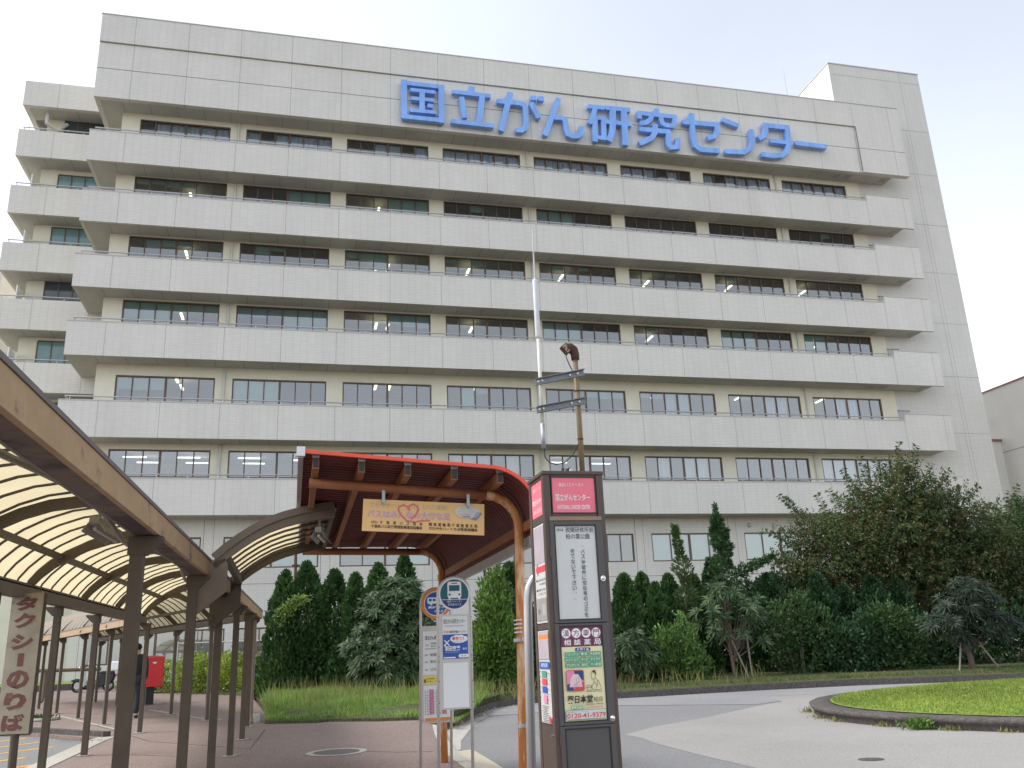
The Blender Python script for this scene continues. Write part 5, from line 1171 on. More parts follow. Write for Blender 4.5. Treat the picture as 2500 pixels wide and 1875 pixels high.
ks = ['pel', 'spi', 'che', 'nec', 'hea', 'crn', 'hr', 'kr', 'ar', 'tr', 'hl', 'kl', 'al', 'tl', 'sr', 'er', 'wr', 'pr', 'sl', 'el', 'wl', 'pl']
rd = [(.13, .10), (.12, .09), (.15, .10), .055, (.075, .09), (.06, .07), .085, .055, .04, .035, .085, .055, .04, .035, .06, .042, .03, .035, .06, .042, .03, .035]
fing = []; fe = []
for s_, wk in ((1, 'pr'), (-1, 'pl')):
    bx, by, bz = J[wk]
    for f_ in range(5):
        k1, k2 = f'{wk}f{f_}a', f'{wk}f{f_}b'; yy = by-.03+.02*f_ if f_ < 4 else by+.045
        J[k1] = (bx, yy, bz-.04 if f_ < 4 else bz); J[k2] = (bx-.012*s_, yy+.006, bz-.085+.008*abs(f_-1.5) if f_ < 4 else bz-.035)
        ks += [k1, k2]; rd += [.011, .009]; fe += [(wk, k1), (k1, k2)]
figure(ks, [('pel', 'spi'), ('spi', 'che'), ('che', 'nec'), ('nec', 'hea'), ('hea', 'crn'), ('pel', 'hr'), ('hr', 'kr'), ('kr', 'ar'), ('ar', 'tr'), ('pel', 'hl'), ('hl', 'kl'), ('kl', 'al'), ('al', 'tl'), ('che', 'sr'), ('sr', 'er'), ('er', 'wr'), ('wr', 'pr'), ('che', 'sl'), ('sl', 'el'), ('el', 'wl'), ('wl', 'pl')] + fe, rd, 'body', SKIN)
figure(['pel', 'spi', 'che', 'sr', 'er', 'wr', 'sl', 'el', 'wl', 'nec'], [('pel', 'spi'), ('spi', 'che'), ('che', 'sr'), ('sr', 'er'), ('er', 'wr'), ('che', 'sl'), ('sl', 'el'), ('el', 'wl'), ('che', 'nec')], [(.18, .14), (.16, .125), (.18, .135), .09, .07, .055, .09, .07, .055, .06], 'jacket', SUIT)
figure(['pel', 'hr', 'kr', 'ar', 'hl', 'kl', 'al'], [('pel', 'hr'), ('hr', 'kr'), ('kr', 'ar'), ('pel', 'hl'), ('hl', 'kl'), ('kl', 'al')], [(.15, .12), .11, .085, .07, .11, .085, .07], 'trousers', SUIT)
for a, b_ in (('ar', 'tr'), ('al', 'tl')): figure([a, b_], [(a, b_)], [.05, .045], 'shoe', BLACK)
MB(FP).ball((0, .02, 1.645), .088, .10, .085, 14, 10).build('hair', HAIR, PE, True)


# ================================================================== PLANTS
def leafmesh(P, U, Ln, Wd, S=None, droop=0.0):
    """one diamond leaf per point: P base points, U growing directions, Ln lengths, Wd widths"""
    P, U = np.asarray(P, float), np.asarray(U, float); n = len(P)
    U = U/np.maximum(np.linalg.norm(U, axis=1, keepdims=True), 1e-6)
    Rn = RNG.normal(size=(n, 3)) if S is None else S
    Sd = np.cross(U, Rn); Sd /= np.maximum(np.linalg.norm(Sd, axis=1, keepdims=True), 1e-6)
    Ln = np.broadcast_to(Ln, n)[:, None]; Wd = np.broadcast_to(Wd, n)[:, None]
    M_ = P + U*Ln*.45; T = P + U*Ln; T[:, 2] -= droop*Ln[:, 0]
    return np.stack([P, M_ + Sd*Wd*.5, T, M_ - Sd*Wd*.5], 1).reshape(-1, 3)
def leaves(name, V, m, parent, extra=None):
    me = bpy.data.meshes.new(name); n = len(V)//4
    me.vertices.add(len(V)); me.vertices.foreach_set('co', np.asarray(V, np.float32).ravel())
    me.loops.add(n*4); me.loops.foreach_set('vertex_index', np.arange(n*4, dtype=np.int32))
    me.polygons.add(n); me.polygons.foreach_set('loop_start', np.arange(0, n*4, 4, dtype=np.int32))
    me.update(calc_edges=True)
    return link(name, me, m, parent)
def nrm(v): return v/np.maximum(np.linalg.norm(v, axis=-1, keepdims=True), 1e-6)
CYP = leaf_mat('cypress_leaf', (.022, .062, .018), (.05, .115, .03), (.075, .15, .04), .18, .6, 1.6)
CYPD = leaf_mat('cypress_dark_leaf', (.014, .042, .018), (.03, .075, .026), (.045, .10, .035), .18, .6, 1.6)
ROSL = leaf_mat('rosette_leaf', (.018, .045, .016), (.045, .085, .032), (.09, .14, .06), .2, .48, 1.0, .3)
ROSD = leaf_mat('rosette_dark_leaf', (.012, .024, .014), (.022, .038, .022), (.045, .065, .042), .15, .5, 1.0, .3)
BRIGHT = leaf_mat('bright_leaf', (.05, .12, .02), (.11, .21, .035), (.18, .29, .06), .35, .5, 1.4)
MIDL = leaf_mat('mid_leaf', (.02, .052, .018), (.04, .085, .026), (.075, .135, .04), .25, .5, 1.6)
AUT = leaf_mat('autumn_leaf', (.035, .068, .022), (.08, .10, .034), (.14, .115, .042), .3, .55, .8)
AUTG = leaf_mat('olive_leaf', (.03, .075, .024), (.065, .12, .04), (.11, .14, .05), .3, .55, .8)
VINE = leaf_mat('vine_leaf', (.09, .16, .03), (.2, .3, .06), (.3, .4, .12), .35, .5, 2)
HEDGE = leaf_mat('hedge_leaf', (.10, .16, .02), (.24, .32, .035), (.36, .44, .07), .3, .5, 1.3)
HEDGED = leaf_mat('hedge_shade_leaf', (.03, .06, .015), (.06, .10, .02), (.09, .13, .03), .25, .5, 1.3)
GRASSM = leaf_mat('tall_grass', (.11, .21, .035), (.22, .36, .065), (.34, .46, .14), .45, .6, .9)
STRAW = leaf_mat('seed_grass', (.11, .15, .035), (.22, .24, .07), (.36, .32, .13), .35, .7, .9)
LAWNM = leaf_mat('lawn_blade', (.13, .22, .03), (.21, .31, .05), (.36, .40, .09), .35, .6, .5)

def cypress(name, label, x, y, h, r, m=CYP, n=5200, seed=1, group='clipped cypresses along the hedge', lean=0):
    t = thing(name, label, 'tree', (x, y, gz(y)+.1), seed*1.3, group); rg = np.random.default_rng(seed)
    f = rg.random(n)**.85; a = rg.random(n)*2*np.pi
    prof_ = np.where(f < .12, .72+f*2.3, np.clip((1-f)**.62*1.12, 0, 1))
    lump = 1+.15*np.sin(a*3+f*9+seed)+.12*np.sin(a*5-f*17+seed*2)+.08*np.sin(f*40+a)
    dep = np.where(rg.random(n) < .72, .9+.14*rg.random(n), .45+.45*rg.random(n)); rr = r*prof_*lump*dep
    P = np.stack([rr*np.cos(a)+lean*f, rr*np.sin(a), f*h], 1)
    U = np.stack([np.cos(a)*.55, np.sin(a)*.55, np.full(n, .9)], 1)+rg.normal(size=(n, 3))*.35
    V = leafmesh(P-U*.03, U, .09+.09*rg.random(n), .055+.04*rg.random(n), np.stack([-np.sin(a), np.cos(a), .3*rg.normal(size=n)], 1)+rg.normal(size=(n, 3))*.5)
    V = V.reshape(-1, 3)
    leaves('crown', V, m, t)
    b = MB(Fr(0, 0, 0)); b.tube([(0, 0, -.15), (0, 0, h*.5), (lean*.8, 0, h*.85)], [.055, .04, .012], 7); o = b.build('trunk', BARK, None); o.parent = t
    return t
def trunk(t, pts, r, name='trunk'):
    o = MB(Fr(0, 0, 0)).tube(pts, r, 8).build(name, BARK, None); o.parent = t; return o
def blob_shrub(name, label, x, y, blobs, m, n, ll=(.08, .14), lw=.5, cat='shrub', group=None, up=.5, stems=4, z0=.1):
    """shrub of several overlapping leafy masses; blobs = (dx, dy, z, rx, ry, rz)"""
    t = thing(name, label, cat, (x, y, gz(y)+z0), 0, group); rg = np.random.default_rng(abs(hash(label)) % 9999 if False else int(x*97+y*31) % 9999)
    vol = np.array([b[3]*b[4]*b[5] for b in blobs])**.7; cnt = (n*vol/vol.sum()).astype(int); PP, UU = [], []
    for (dx, dy, z, rx, ry, rz), k in zip(blobs, cnt):
        d = nrm(rg.normal(size=(k, 3))); lump = 1+.16*np.sin(d[:, 0]*7+dx*5)*np.cos(d[:, 2]*6+z)+.10*np.sin(d[:, 1]*13+d[:, 2]*11)
        q = (.35+.7*rg.random(k)**.45)*lump
        PP.append(np.array([dx, dy, z])+d*q[:, None]*np.array([rx, ry, rz])); UU.append(d+np.array([0, 0, up])+rg.normal(size=(k, 3))*.55)
    for i in range(max(6, n//260)):          # shoots breaking the outline
        b = blobs[rg.integers(len(blobs))]; d = nrm(rg.normal(size=3)+np.array([0, 0, .6])); c = np.array(b[:3])+d*np.array(b[3:])*.92
        u = nrm(d*.6+np.array([0, 0, .8])+rg.normal(size=3)*.2); q = rg.random(16); PP.append(c+u*(q[:, None]*(.16+.3*rg.random()))+rg.normal(size=(16, 3))*.02); UU.append(u+rg.normal(size=(16, 3))*.7)
    P, U = np.concatenate(PP), np.concatenate(UU); k = P[:, 2] > -.05; P, U = P[k], U[k]; n = len(P)
    L = ll[0]+(ll[1]-ll[0])*rg.random(n); leaves('foliage', leafmesh(P, U, L, L*lw), m, t)
    for i in range(stems):
        b = blobs[i % len(blobs)]; trunk(t, [(b[0]*.3, b[1]*.3, -.15), (b[0]*.7, b[1]*.7, b[2]*.5), (b[0], b[1], b[2]*1.02)], [.035, .025, .012], 'stem')
    return t
def rosettes(t, C, D, m, rg, k=14, L=.26, w=.055):
    """whorls of long leaves at points C facing D"""
    PP, UU, SS = [], [], []
    for c, d in zip(C, D):
        d = d/np.linalg.norm(d); a = np.cross(d, [0.3, .2, 1]); a /= np.linalg.norm(a); b = np.cross(d, a)
        th = np.arange(k)*2.4+rg.random()*6; el = .15+.75*rg.random(k)
        u = (a*np.cos(th)[:, None]+b*np.sin(th)[:, None])*np.cos(el)[:, None]*1.1+d*np.sin(el)[:, None]
        PP.append(np.repeat(c[None], k, 0)+u*.02); UU.append(u); SS.append(np.repeat(d[None], k, 0)+rg.normal(size=(k, 3))*.15)
    P, U, S = map(np.concatenate, (PP, UU, SS)); n = len(P); ln = L*(.65+.5*rg.random(n))
    leaves('foliage', leafmesh(P, U, ln, w*(.8+.4*rg.random(n)), S, droop=.28), m, t)
def rosette_tree(name, label, x, y, blobs, m, nr, L=.26, w=.055, k=14, trunks=(), cat='tree', z0=.1):
    t = thing(name, label, cat, (x, y, gz(y)+z0)); rg = np.random.default_rng(int(x*131+y*17) % 9999)
    vol = np.array([b[3]*b[5] for b in blobs]); cnt = np.maximum(3, (nr*vol/vol.sum()).astype(int)); C, D = [], []
    for (dx, dy, z, rx, ry, rz), q in zip(blobs, cnt):
        d = nrm(rg.normal(size=(q, 3))*np.array([1, 1, .8])); c = np.array([dx, dy, z])+d*(.5+.5*rg.random(q))[:, None]*np.array([rx, ry, rz]); C.append(c); D.append(d*np.array([.6, .6, .5])+np.array([0, -.25, .55]))
    C, D = np.concatenate(C), np.concatenate(D); rosettes(t, C, D, m, rg, k, L, w)
    for pts, r_ in trunks: trunk(t, pts, r_)
    for c in C[:: max(1, len(C)//24)]: trunk(t, [(0, 0, max(.3, c[2]*.45)), tuple(c*np.array([.6, .6, .8])), tuple(c)], [.02, .012, .006], 'branch')
    return t

def wx(px, Y):       # world x of a photo column at distance Y, at eye height
    d = ray(px, 1600); return d.x*Y/d.y
# clipped cypresses, left group
for i, (lb, x, y, h, r) in enumerate((
    ('leftmost clipped cypress, its narrow tip beside the thin lamp post', -6.85, 26.2, 3.3, .62), ('tall clipped cypress with pale creeper spilling over its shoulder', -6.30, 26.5, 3.55, .70),
    ('broad clipped cypress third from the left end of the hedge', -5.50, 26.6, 3.3, .72), ('clipped cypress with a leafy top, next to the big rosette shrub', -4.80, 26.2, 3.15, .58),
    ('cypress half hidden behind the left shoulder of the rosette shrub', -4.45, 28.2, 3.55, .75), ('cypress tip peeping out above the rosette shrub', -3.85, 30, 4.0, .62),
    ('dark cypress behind the bright shrub, next to the orange shelter post', -.30, 27.3, 3.35, .85),
    ('first pointed cypress right of the bus stop pillar', 3.12, 27.0, 3.05, .72), ('second pointed cypress from the pillar, blunt topped', 3.72, 27.6, 3.10, .62), ('third pointed cypress from the pillar, slightly shorter', 4.02, 26.9, 2.75, .5),
    ('fourth cypress from the pillar, broad shouldered', 4.45, 27.1, 3.0, .66), ('short cypress behind the slim shoot, right of the pillar row', 5.45, 28.2, 3.0, .6),
    ('dark cypress below the ragged conifer', 6.15, 29.0, 3.55, .62), ('bushy dark cypress right of the rosette tree', 7.75, 28.3, 2.95, .85),
    ('pointed cypress low under the big brownish tree', 9.0, 27.4, 2.85, .72), ('squat dark cypress under the big brownish tree', 9.95, 27.9, 2.5, .8), ('round topped cypress in shade right of the squat one', 10.85, 28.0, 2.75, .75), ('rightmost shaded cypress below the big brownish tree', 11.7, 28.2, 2.6, .8))):
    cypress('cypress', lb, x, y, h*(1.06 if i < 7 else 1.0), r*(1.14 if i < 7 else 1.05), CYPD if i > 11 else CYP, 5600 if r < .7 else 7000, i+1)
# creeper over the second cypress
cv = thing('creeper', 'pale yellow green creeper draped over the shoulder of the left cypresses', 'creeper', (-6.5, 25.9, gz(26)+2.4)); rg = np.random.default_rng(3)
n = 900; th = rg.random(n); P = np.stack([-.45+.75*th+.1*rg.normal(size=n), -.05-.15*rg.random(n), .05+.45*np.sqrt(th)-.55*(1-th)**2*rg.random(n)-.2*rg.random(n)], 1)
leaves('foliage', leafmesh(P, rg.normal(size=(n, 3))*.6+np.array([0, -.5, -.2]), .10, .06), VINE, cv)
# big rosette-leaved shrub left of the signs, and its kind
rosette_tree('rosette_shrub', 'large round shrub of grey green whorled leaves left of the bus signs', -3.45, 24.6, [(0, 0, 2.0, 1.0, .8, 1.0), (-.65, -.1, 1.2, .75, .7, .75), (.55, 0, 1.5, .75, .7, .9), (0, -.3, .9, 1.05, .8, .7), (.2, .1, 2.5, .7, .6, .7)], ROSL, 620, .27, .06, 14, [([(0, 0, -.1), (0, 0, 1.2)], [.07, .05])], 'shrub')
blob_shrub('shade_shrub', 'dark low growth beneath the large whorled shrub', -3.4, 25.2, [(-.3, .2, .8, 1.1, .6, .8), (.6, .2, 1.0, .9, .6, .9)], CYPD, 3200, (.1, .16), .5)
blob_shrub('bright_shrub', 'bright yellow green upright shrub between the bus signs and the shelter post', -.72, 24.2, [(0, 0, 1.3, .50, .5, 1.2), (-.1, 0, 2.2, .34, .35, .75), (.30, 0, .9, .45, .4, .85), (-.35, 0, .9, .40, .4, .8), (.02, 0, 2.95, .16, .16, .55), (.2, 0, 2.5, .2, .2, .5)], BRIGHT, 6200, (.10, .17), .45, up=.9)
blob_shrub('green_shrub', 'mid green shrub filling the gap beside the orange shelter post', .15, 25.0, [(0, 0, 1.0, .6, .5, 1.0), (-.3, 0, 1.7, .4, .4, .7)], MIDL, 3600, (.1, .16), .5)
blob_shrub('green_shrub', 'deep green shrub hidden behind the bus stop pillar', 1.6, 26.2, [(0, 0, 1.1, 1.1, .6, 1.1)], MIDL, 3000, (.1, .16), .5)
# right group
rosette_tree('rosette_shrub', 'low rosette shrub at the foot of the first cypress, right of the pillar', 2.95, 25.2, [(0, 0, 1.0, .55, .5, .65), (.35, 0, .8, .4, .4, .5)], ROSL, 130, .25, .05, 14, [([(0, 0, -.1), (.05, 0, .8)], [.04, .02])], 'shrub')
blob_shrub('green_shrub', 'leafy light green shrub in front of the cypresses right of the pillar', 4.25, 25.6, [(0, 0, .55, .6, .4, .6), (.25, 0, 1.05, .4, .35, .65), (-.3, 0, .8, .35, .3, .7), (.5, 0, .5, .4, .4, .45)], leaf_mat('fresh_leaf', (.04, .10, .025), (.09, .18, .04), (.16, .27, .07), .3, .5, 1.4), 4200, (.08, .13), .5)
t = thing('slim_tree', 'slim leggy sapling rising between the cypresses in front of the green blind windows', 'tree', (4.78, 26.6, gz(26.6)+.1)); rg = np.random.default_rng(5)
n = 1500; f = rg.random(n); a = rg.random(n)*6.28; q = (.05+.26*np.sin(np.clip(f*1.15, 0, 1)*np.pi)**.7*(.6+.5*np.sin(f*23)))*rg.random(n)**.5
P = np.stack([q*np.cos(a)+.1*np.sin(f*4), q*np.sin(a), 1.2+f*3.2], 1); leaves('crown', leafmesh(P, np.stack([np.cos(a), np.sin(a), np.full(n, .8)], 1)+rg.normal(size=(n, 3))*.4, .15, .06), AUTG, t)
trunk(t, [(0, 0, -.1), (.03, 0, 1.5), (.09, 0, 3.2), (.02, 0, 4.4)], [.04, .03, .018, .006])
t = thing('ragged_conifer', 'ragged green conifer with one long side branch before the upper windows', 'tree', (6.42, 28.4, gz(28.4)+.1)); rg = np.random.default_rng(8)
PP, UU = [], []
def spray(c, d, ln, wid, n):
    d = np.array(d, float); d /= np.linalg.norm(d); f = rg.random(n); s_ = rg.normal(size=(n, 3))*wid*(1.05-f[:, None]); PP.append(np.array(c)+d*f[:, None]*ln+s_); UU.append(d+nrm(s_)*.9+rg.normal(size=(n, 3))*.3)
spray((0, 0, 3.3), (-.02, 0, 1), 1.95, .085, 900)
for z in np.arange(1.5, 4.8, .13):
    for s_ in (-1, 1):
        if rg.random() < .8: spray((0, 0, z), (s_*(.7+.4*rg.random()), rg.normal()*.6, .45), (.3+.65*rg.random())*max(.26, 1.45-z/3.9), .07, 150)
spray((.1, 0, 2.9), (1, -.1, .42), 1.65, .13, 950); spray((-.1, 0, 2.4), (-1, -.1, .12), 1.1, .13, 520); spray((.1, 0, 2.2), (1, 0, .12), 1.5, .15, 800); spray((.1, 0, 1.7), (1, -.1, .3), 1.5, .18, 800)
P, U = np.concatenate(PP), np.concatenate(UU); leaves('crown', leafmesh(P, U, .13, .05), leaf_mat('conifer_leaf', (.022, .06, .025), (.05, .11, .04), (.08, .15, .05), .2, .55, 1.4), t)
trunk(t, [(0, 0, -.1), (0, 0, 2.5), (-.03, 0, 5.0)], [.06, .045, .01])
rosette_tree('rosette_tree', 'open tree of drooping leaf whorls propped by stakes, right of the slim sapling', 5.95, 26.0, [(-.1, 0, 2.35, .75, .5, .55), (-.55, 0, 1.8, .6, .5, .45), (.45, 0, 1.9, .7, .5, .55), (0, -.1, 1.35, .7, .5, .35), (.8, 0, 1.25, .45, .4, .35)], ROSL, 62, .30, .055, 18,
    [([(-.02, 0, -.12), (-.08, 0, .6), (-.15, 0, 1.2), (-.1, 0, 2.2)], [.05, .045, .04, .015]), ([(-.12, 0, 1.0), (.5, 0, 1.8)], [.025, .012])])
for lb, p0, p1 in (('upright wooden stake beside the open rosette tree', (6.35, 25.85, 0), (6.33, 25.95, 1.75)), ('slanting stake propping the open rosette tree', (6.28, 25.8, 0), (5.9, 25.95, 1.1)), ('left slanting stake propping the dark drooping tree', (11.78, 25.2, 0), (12.3, 25.7, 1.2)), ('right slanting stake propping the dark drooping tree', (13.1, 25.5, 0), (12.4, 25.7, 1.25))):
    q = thing('stake', lb, 'stake', (p0[0], p0[1], gz(p0[1])+.1)); MB().tube([(p0[0], p0[1], gz(p0[1])+.05), (p1[0], p1[1], gz(p1[1])+.1+p1[2])], .024, 7).build('pole', mat('grey_wood', (.24, .2, .165), .85, .25, 15), q)
for lb, x, y, bl, m, n in (
    ('dense dark green shrub mass right of the rosette tree', 8.0, 26.6, [(0, 0, .8, .9, .6, .85), (-.5, 0, 1.5, .4, .5, .6), (.6, .1, 1.4, .5, .5, .6), (.1, 0, 1.9, .3, .3, .45), (.95, 0, .7, .5, .4, .6)], MIDL, 5600),
    ('glossy dark shrub between the low cypresses under the big tree', 9.3, 26.3, [(0, 0, .7, .8, .5, .75), (.7, 0, .9, .7, .5, .75)], CYPD, 4000),
    ('dark leafy shrub in front of the shaded cypresses, left of the drooping tree', 10.8, 26.3, [(0, 0, .8, .9, .5, .85), (-.4, 0, 1.4, .5, .5, .5)], MIDL, 4200),
    ('tall rounded green shrub at the left edge of the big tree', 7.4, 28.9, [(0, 0, 1.8, .8, .6, .9), (.7, 0, 2.4, .7, .6, .6)], CYPD, 4200)):
    blob_shrub('dark_shrub', lb, x, y, bl, m, n, (.08, .14), .5)
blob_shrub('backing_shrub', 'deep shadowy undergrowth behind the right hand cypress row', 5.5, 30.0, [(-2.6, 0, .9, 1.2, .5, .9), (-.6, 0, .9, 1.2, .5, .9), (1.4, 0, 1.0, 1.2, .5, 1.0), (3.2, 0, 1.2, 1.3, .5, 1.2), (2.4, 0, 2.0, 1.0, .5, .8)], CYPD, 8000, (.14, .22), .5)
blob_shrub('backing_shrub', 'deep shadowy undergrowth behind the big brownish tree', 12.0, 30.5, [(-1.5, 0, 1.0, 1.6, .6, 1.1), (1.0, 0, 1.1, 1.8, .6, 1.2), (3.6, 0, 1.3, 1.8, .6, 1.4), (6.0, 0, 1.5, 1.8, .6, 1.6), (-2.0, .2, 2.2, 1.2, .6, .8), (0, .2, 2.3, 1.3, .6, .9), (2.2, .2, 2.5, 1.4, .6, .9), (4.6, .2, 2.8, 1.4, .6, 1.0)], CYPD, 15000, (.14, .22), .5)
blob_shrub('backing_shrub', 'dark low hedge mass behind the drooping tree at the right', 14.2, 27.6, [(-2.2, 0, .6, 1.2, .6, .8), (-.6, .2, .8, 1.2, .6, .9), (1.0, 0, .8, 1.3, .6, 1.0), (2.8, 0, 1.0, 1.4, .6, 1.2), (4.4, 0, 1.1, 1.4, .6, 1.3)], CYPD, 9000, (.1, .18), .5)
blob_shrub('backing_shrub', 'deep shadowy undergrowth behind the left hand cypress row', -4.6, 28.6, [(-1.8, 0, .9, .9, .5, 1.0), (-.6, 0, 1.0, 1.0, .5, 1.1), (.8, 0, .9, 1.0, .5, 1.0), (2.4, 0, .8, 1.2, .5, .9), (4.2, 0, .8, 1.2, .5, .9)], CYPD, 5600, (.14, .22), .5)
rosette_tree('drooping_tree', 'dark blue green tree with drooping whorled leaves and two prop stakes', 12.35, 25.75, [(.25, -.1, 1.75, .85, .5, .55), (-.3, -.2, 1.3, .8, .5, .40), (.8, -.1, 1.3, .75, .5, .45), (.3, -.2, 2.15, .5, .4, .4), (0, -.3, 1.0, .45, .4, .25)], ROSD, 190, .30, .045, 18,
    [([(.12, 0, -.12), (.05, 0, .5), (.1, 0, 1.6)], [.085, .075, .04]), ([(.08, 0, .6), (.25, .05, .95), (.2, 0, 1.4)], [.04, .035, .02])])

# the big loose tree with browning leaves
def big_tree(name, label, x, y, clus, m1, m2, sprigs, seed, n, trunks):
    t = thing(name, label, 'tree', (x, y, gz(y)+.1)); rg = np.random.default_rng(seed)
    for pts, r_ in trunks: trunk(t, pts, r_)
    C = np.array([c[:3] for c in clus], float); Rr = np.array([c[3:6] for c in clus], float); w_ = (Rr.prod(1))**.72; cnt = (n*w_/w_.sum()).astype(int)
    for half, m in ((0, m1), (1, m2)):
        PP, UU = [], []
        for i in range(len(clus)):
            k = max(3, cnt[i]//44); d = nrm(rg.normal(size=(k, 3))); tw = C[i]+d*(.30+.78*rg.random(k)**.5)[:, None]*Rr[i]
            for q, dd in zip(tw, d):          # a twig with its leaves
                u = nrm(dd+np.array([0, 0, .35])+rg.normal(size=3)*.5); ln = .35+.4*rg.random(); m_ = 22
                f = rg.random(m_); PP.append(q+u*(f[:, None]-.4)*ln+rg.normal(size=(m_, 3))*.035); UU.append(u*.5+rg.normal(size=(m_, 3))*.6+np.array([0, 0, -.35]))
        P, U = np.concatenate(PP), np.concatenate(UU); L = .075+.05*rg.random(len(P)); leaves('crown', leafmesh(P, U, L, L*.45), m, t)
    PP, UU = [], []
    for c, d, ln in sprigs:                  # long shoots standing clear of the crown
        d = nrm(np.array(d, float)); pts = [tuple(np.array(c)+d*ln*s_+np.array([0, 0, -.12*ln*s_**2])) for s_ in (0, .35, .7, 1)]
        trunk(t, pts, [.013, .01, .007, .003], 'shoot'); k = int(30*ln)
        f = np.linspace(.1, 1, k); q = np.array(c)+d*ln*f[:, None]; q[:, 2] -= .12*ln*f**2
        sd = np.cross(d, [0, 1, .2]); sg = np.where(np.arange(k) % 2, 1, -1)[:, None]
        PP.append(q); UU.append(sd*sg*.8+d*.4+np.array([0, 0, -.45])+rg.normal(size=(k, 3))*.3)
    P, U = np.concatenate(PP), np.concatenate(UU); leaves('shoot_leaves', leafmesh(P, U, .17, .07), AUTG, t)
    for i in range(0, len(C)): trunk(t, [(trunks[0][0][1][0]*.5, 0, 1.2), tuple(C[i]*np.array([.45, .45, .62])+np.array([0, 0, .3])), tuple(C[i]*np.array([.9, .9, .97]))], [.06, .04, .012], 'limb')
    return t
big_tree('big_tree', 'big loose tree with browning olive leaves in front of the stair tower', 12.2, 28.9,
    [(0, 0, 4.3, 1.5, 1.2, 1.1), (-1.4, 0, 3.9, 1.2, 1.0, .9), (1.3, 0, 4.1, 1.3, 1.0, 1.0), (.5, 0, 5.5, .9, .8, .8), (-.6, 0, 5.2, .8, .7, .6), (1.5, 0, 5.2, .9, .8, .6), (-2.6, 0, 4.2, 1.0, .7, .7), (2.6, 0, 4.3, 1.0, .8, .7), (-2.2, 0, 3.0, 1.1, .8, .7), (.2, -.2, 3.0, 1.2, .9, .8), (2.3, 0, 3.2, 1.2, .9, .9), (-3.2, 0, 3.3, .8, .6, .5), (-3.4, 0, 2.6, .7, .5, .45), (.6, 0, 6.3, .35, .35, .45), (3.2, 0, 3.5, .8, .7, .7), (-1.0, 0, 2.6, 1.3, .8, .8), (1.2, 0, 2.5, 1.4, .8, .9), (3.2, 0, 2.5, 1.2, .8, .9), (-.2, .2, 3.6, 1.6, 1.0, .8)],
    AUT, AUTG, [((.5, 0, 5.9), (.12, 0, 1), 1.5), ((.9, 0, 5.9), (.25, 0, 1), 1.35), ((-.5, 0, 5.6), (-.18, 0, 1), 1.3), ((-1.1, 0, 5.3), (-.2, 0, 1), 1.25), ((0, 0, 5.9), (-.3, 0, 1), .9), ((1.7, 0, 5.4), (.5, 0, 1), 1.0), ((2.3, 0, 4.9), (.8, 0, .9), 1.1), ((-2.6, 0, 4.6), (-.7, 0, .8), 1.5), ((-2.9, 0, 4.5), (-.45, 0, 1), 1.2), ((-2.0, 0, 4.6), (-.3, 0, 1), 1.1), ((-3.2, 0, 4.0), (-1, 0, .5), 1.2), ((-3.5, 0, 3.4), (-1, 0, .1), .8), ((-3.6, 0, 2.9), (-1, 0, -.1), .7), ((2.9, 0, 4.6), (.6, 0, .5), .9), ((-1.6, 0, 4.9), (-.4, 0, 1), .9), ((1.2, 0, 5.7), (.5, 0, 1), .9)],
    21, 100000, [([(.3, 0, -.1), (.2, 0, 1.6), (.1, 0, 3.0), (.3, 0, 5.0)], [.16, .13, .10, .04]), ([(.25, 0, 1.2), (-1.2, 0, 2.8), (-2.4, 0, 4.0)], [.09, .06, .02]), ([(.2, 0, 1.4), (1.4, 0, 3.0), (2.4, 0, 4.2)], [.09, .06, .02])])
big_tree('edge_tree', 'bushy olive tree at the right edge of the picture, beyond the big one', 16.9, 30.0,
    [(0, 0, 4.2, 1.0, .9, .9), (-.6, 0, 3.4, 1.1, .9, .8), (1.2, 0, 3.9, 1.3, .9, .9), (.2, 0, 2.7, 1.5, .9, .9), (-1.6, 0, 2.8, 1.0, .8, .8), (2.2, 0, 3.0, 1.2, .9, 1.0), (.8, 0, 4.6, .8, .7, .5)],
    AUTG, MIDL, [((.1, 0, 4.8), (.1, 0, 1), 1.1), ((-.3, 0, 4.6), (.25, 0, 1), 1.0), ((.9, 0, 4.7), (.7, 0, .6), 1.1), ((1.6, 0, 4.5), (1, 0, .5), 1.1), ((-.8, 0, 4.2), (-.5, 0, .9), .8)], 22, 48000,
    [([(0, 0, -.1), (.1, 0, 2.0), (0, 0, 4.0)], [.13, .10, .03])])

# azalea hedge beyond the post box: one clipped mass per plant
for lb, x, y, bl in (('left end of the yellow green hedge, behind the parked scooter', -14.5, 34.6, [(0, 0, .42, .62, .5, .5)]), ('rounded yellow green hedge bush behind the red post box', -12.4, 34.2, [(-.4, 0, .6, 1.0, .7, .75), (.6, 0, .7, 1.0, .7, .8)]),
    ('tallest rounded yellow green hedge bush between the walkway posts', -10.9, 32.9, [(-.5, 0, .75, 1.0, .8, .80), (.5, 0, .8, 1.1, .8, .85)]), ('yellow green hedge bush before the arched railing', -9.5, 31.6, [(-.3, 0, .75, .9, .7, .75), (.5, 0, .65, .9, .7, .70)]), ('right end of the yellow green hedge, beside the first cypress', -8.0, 29.6, [(-.3, 0, .6, .8, .7, .65), (.4, 0, .45, .7, .6, .55)])):
    t = blob_shrub('hedge_bush', lb, x, y, [(b[0]*1.1, b[1], b[2]*.78, b[3], b[4], b[5]*.76) for b in bl], HEDGE, 7000, (.07, .12), .6, 'hedge', 'yellow green hedge bushes', .25, 3, .05)

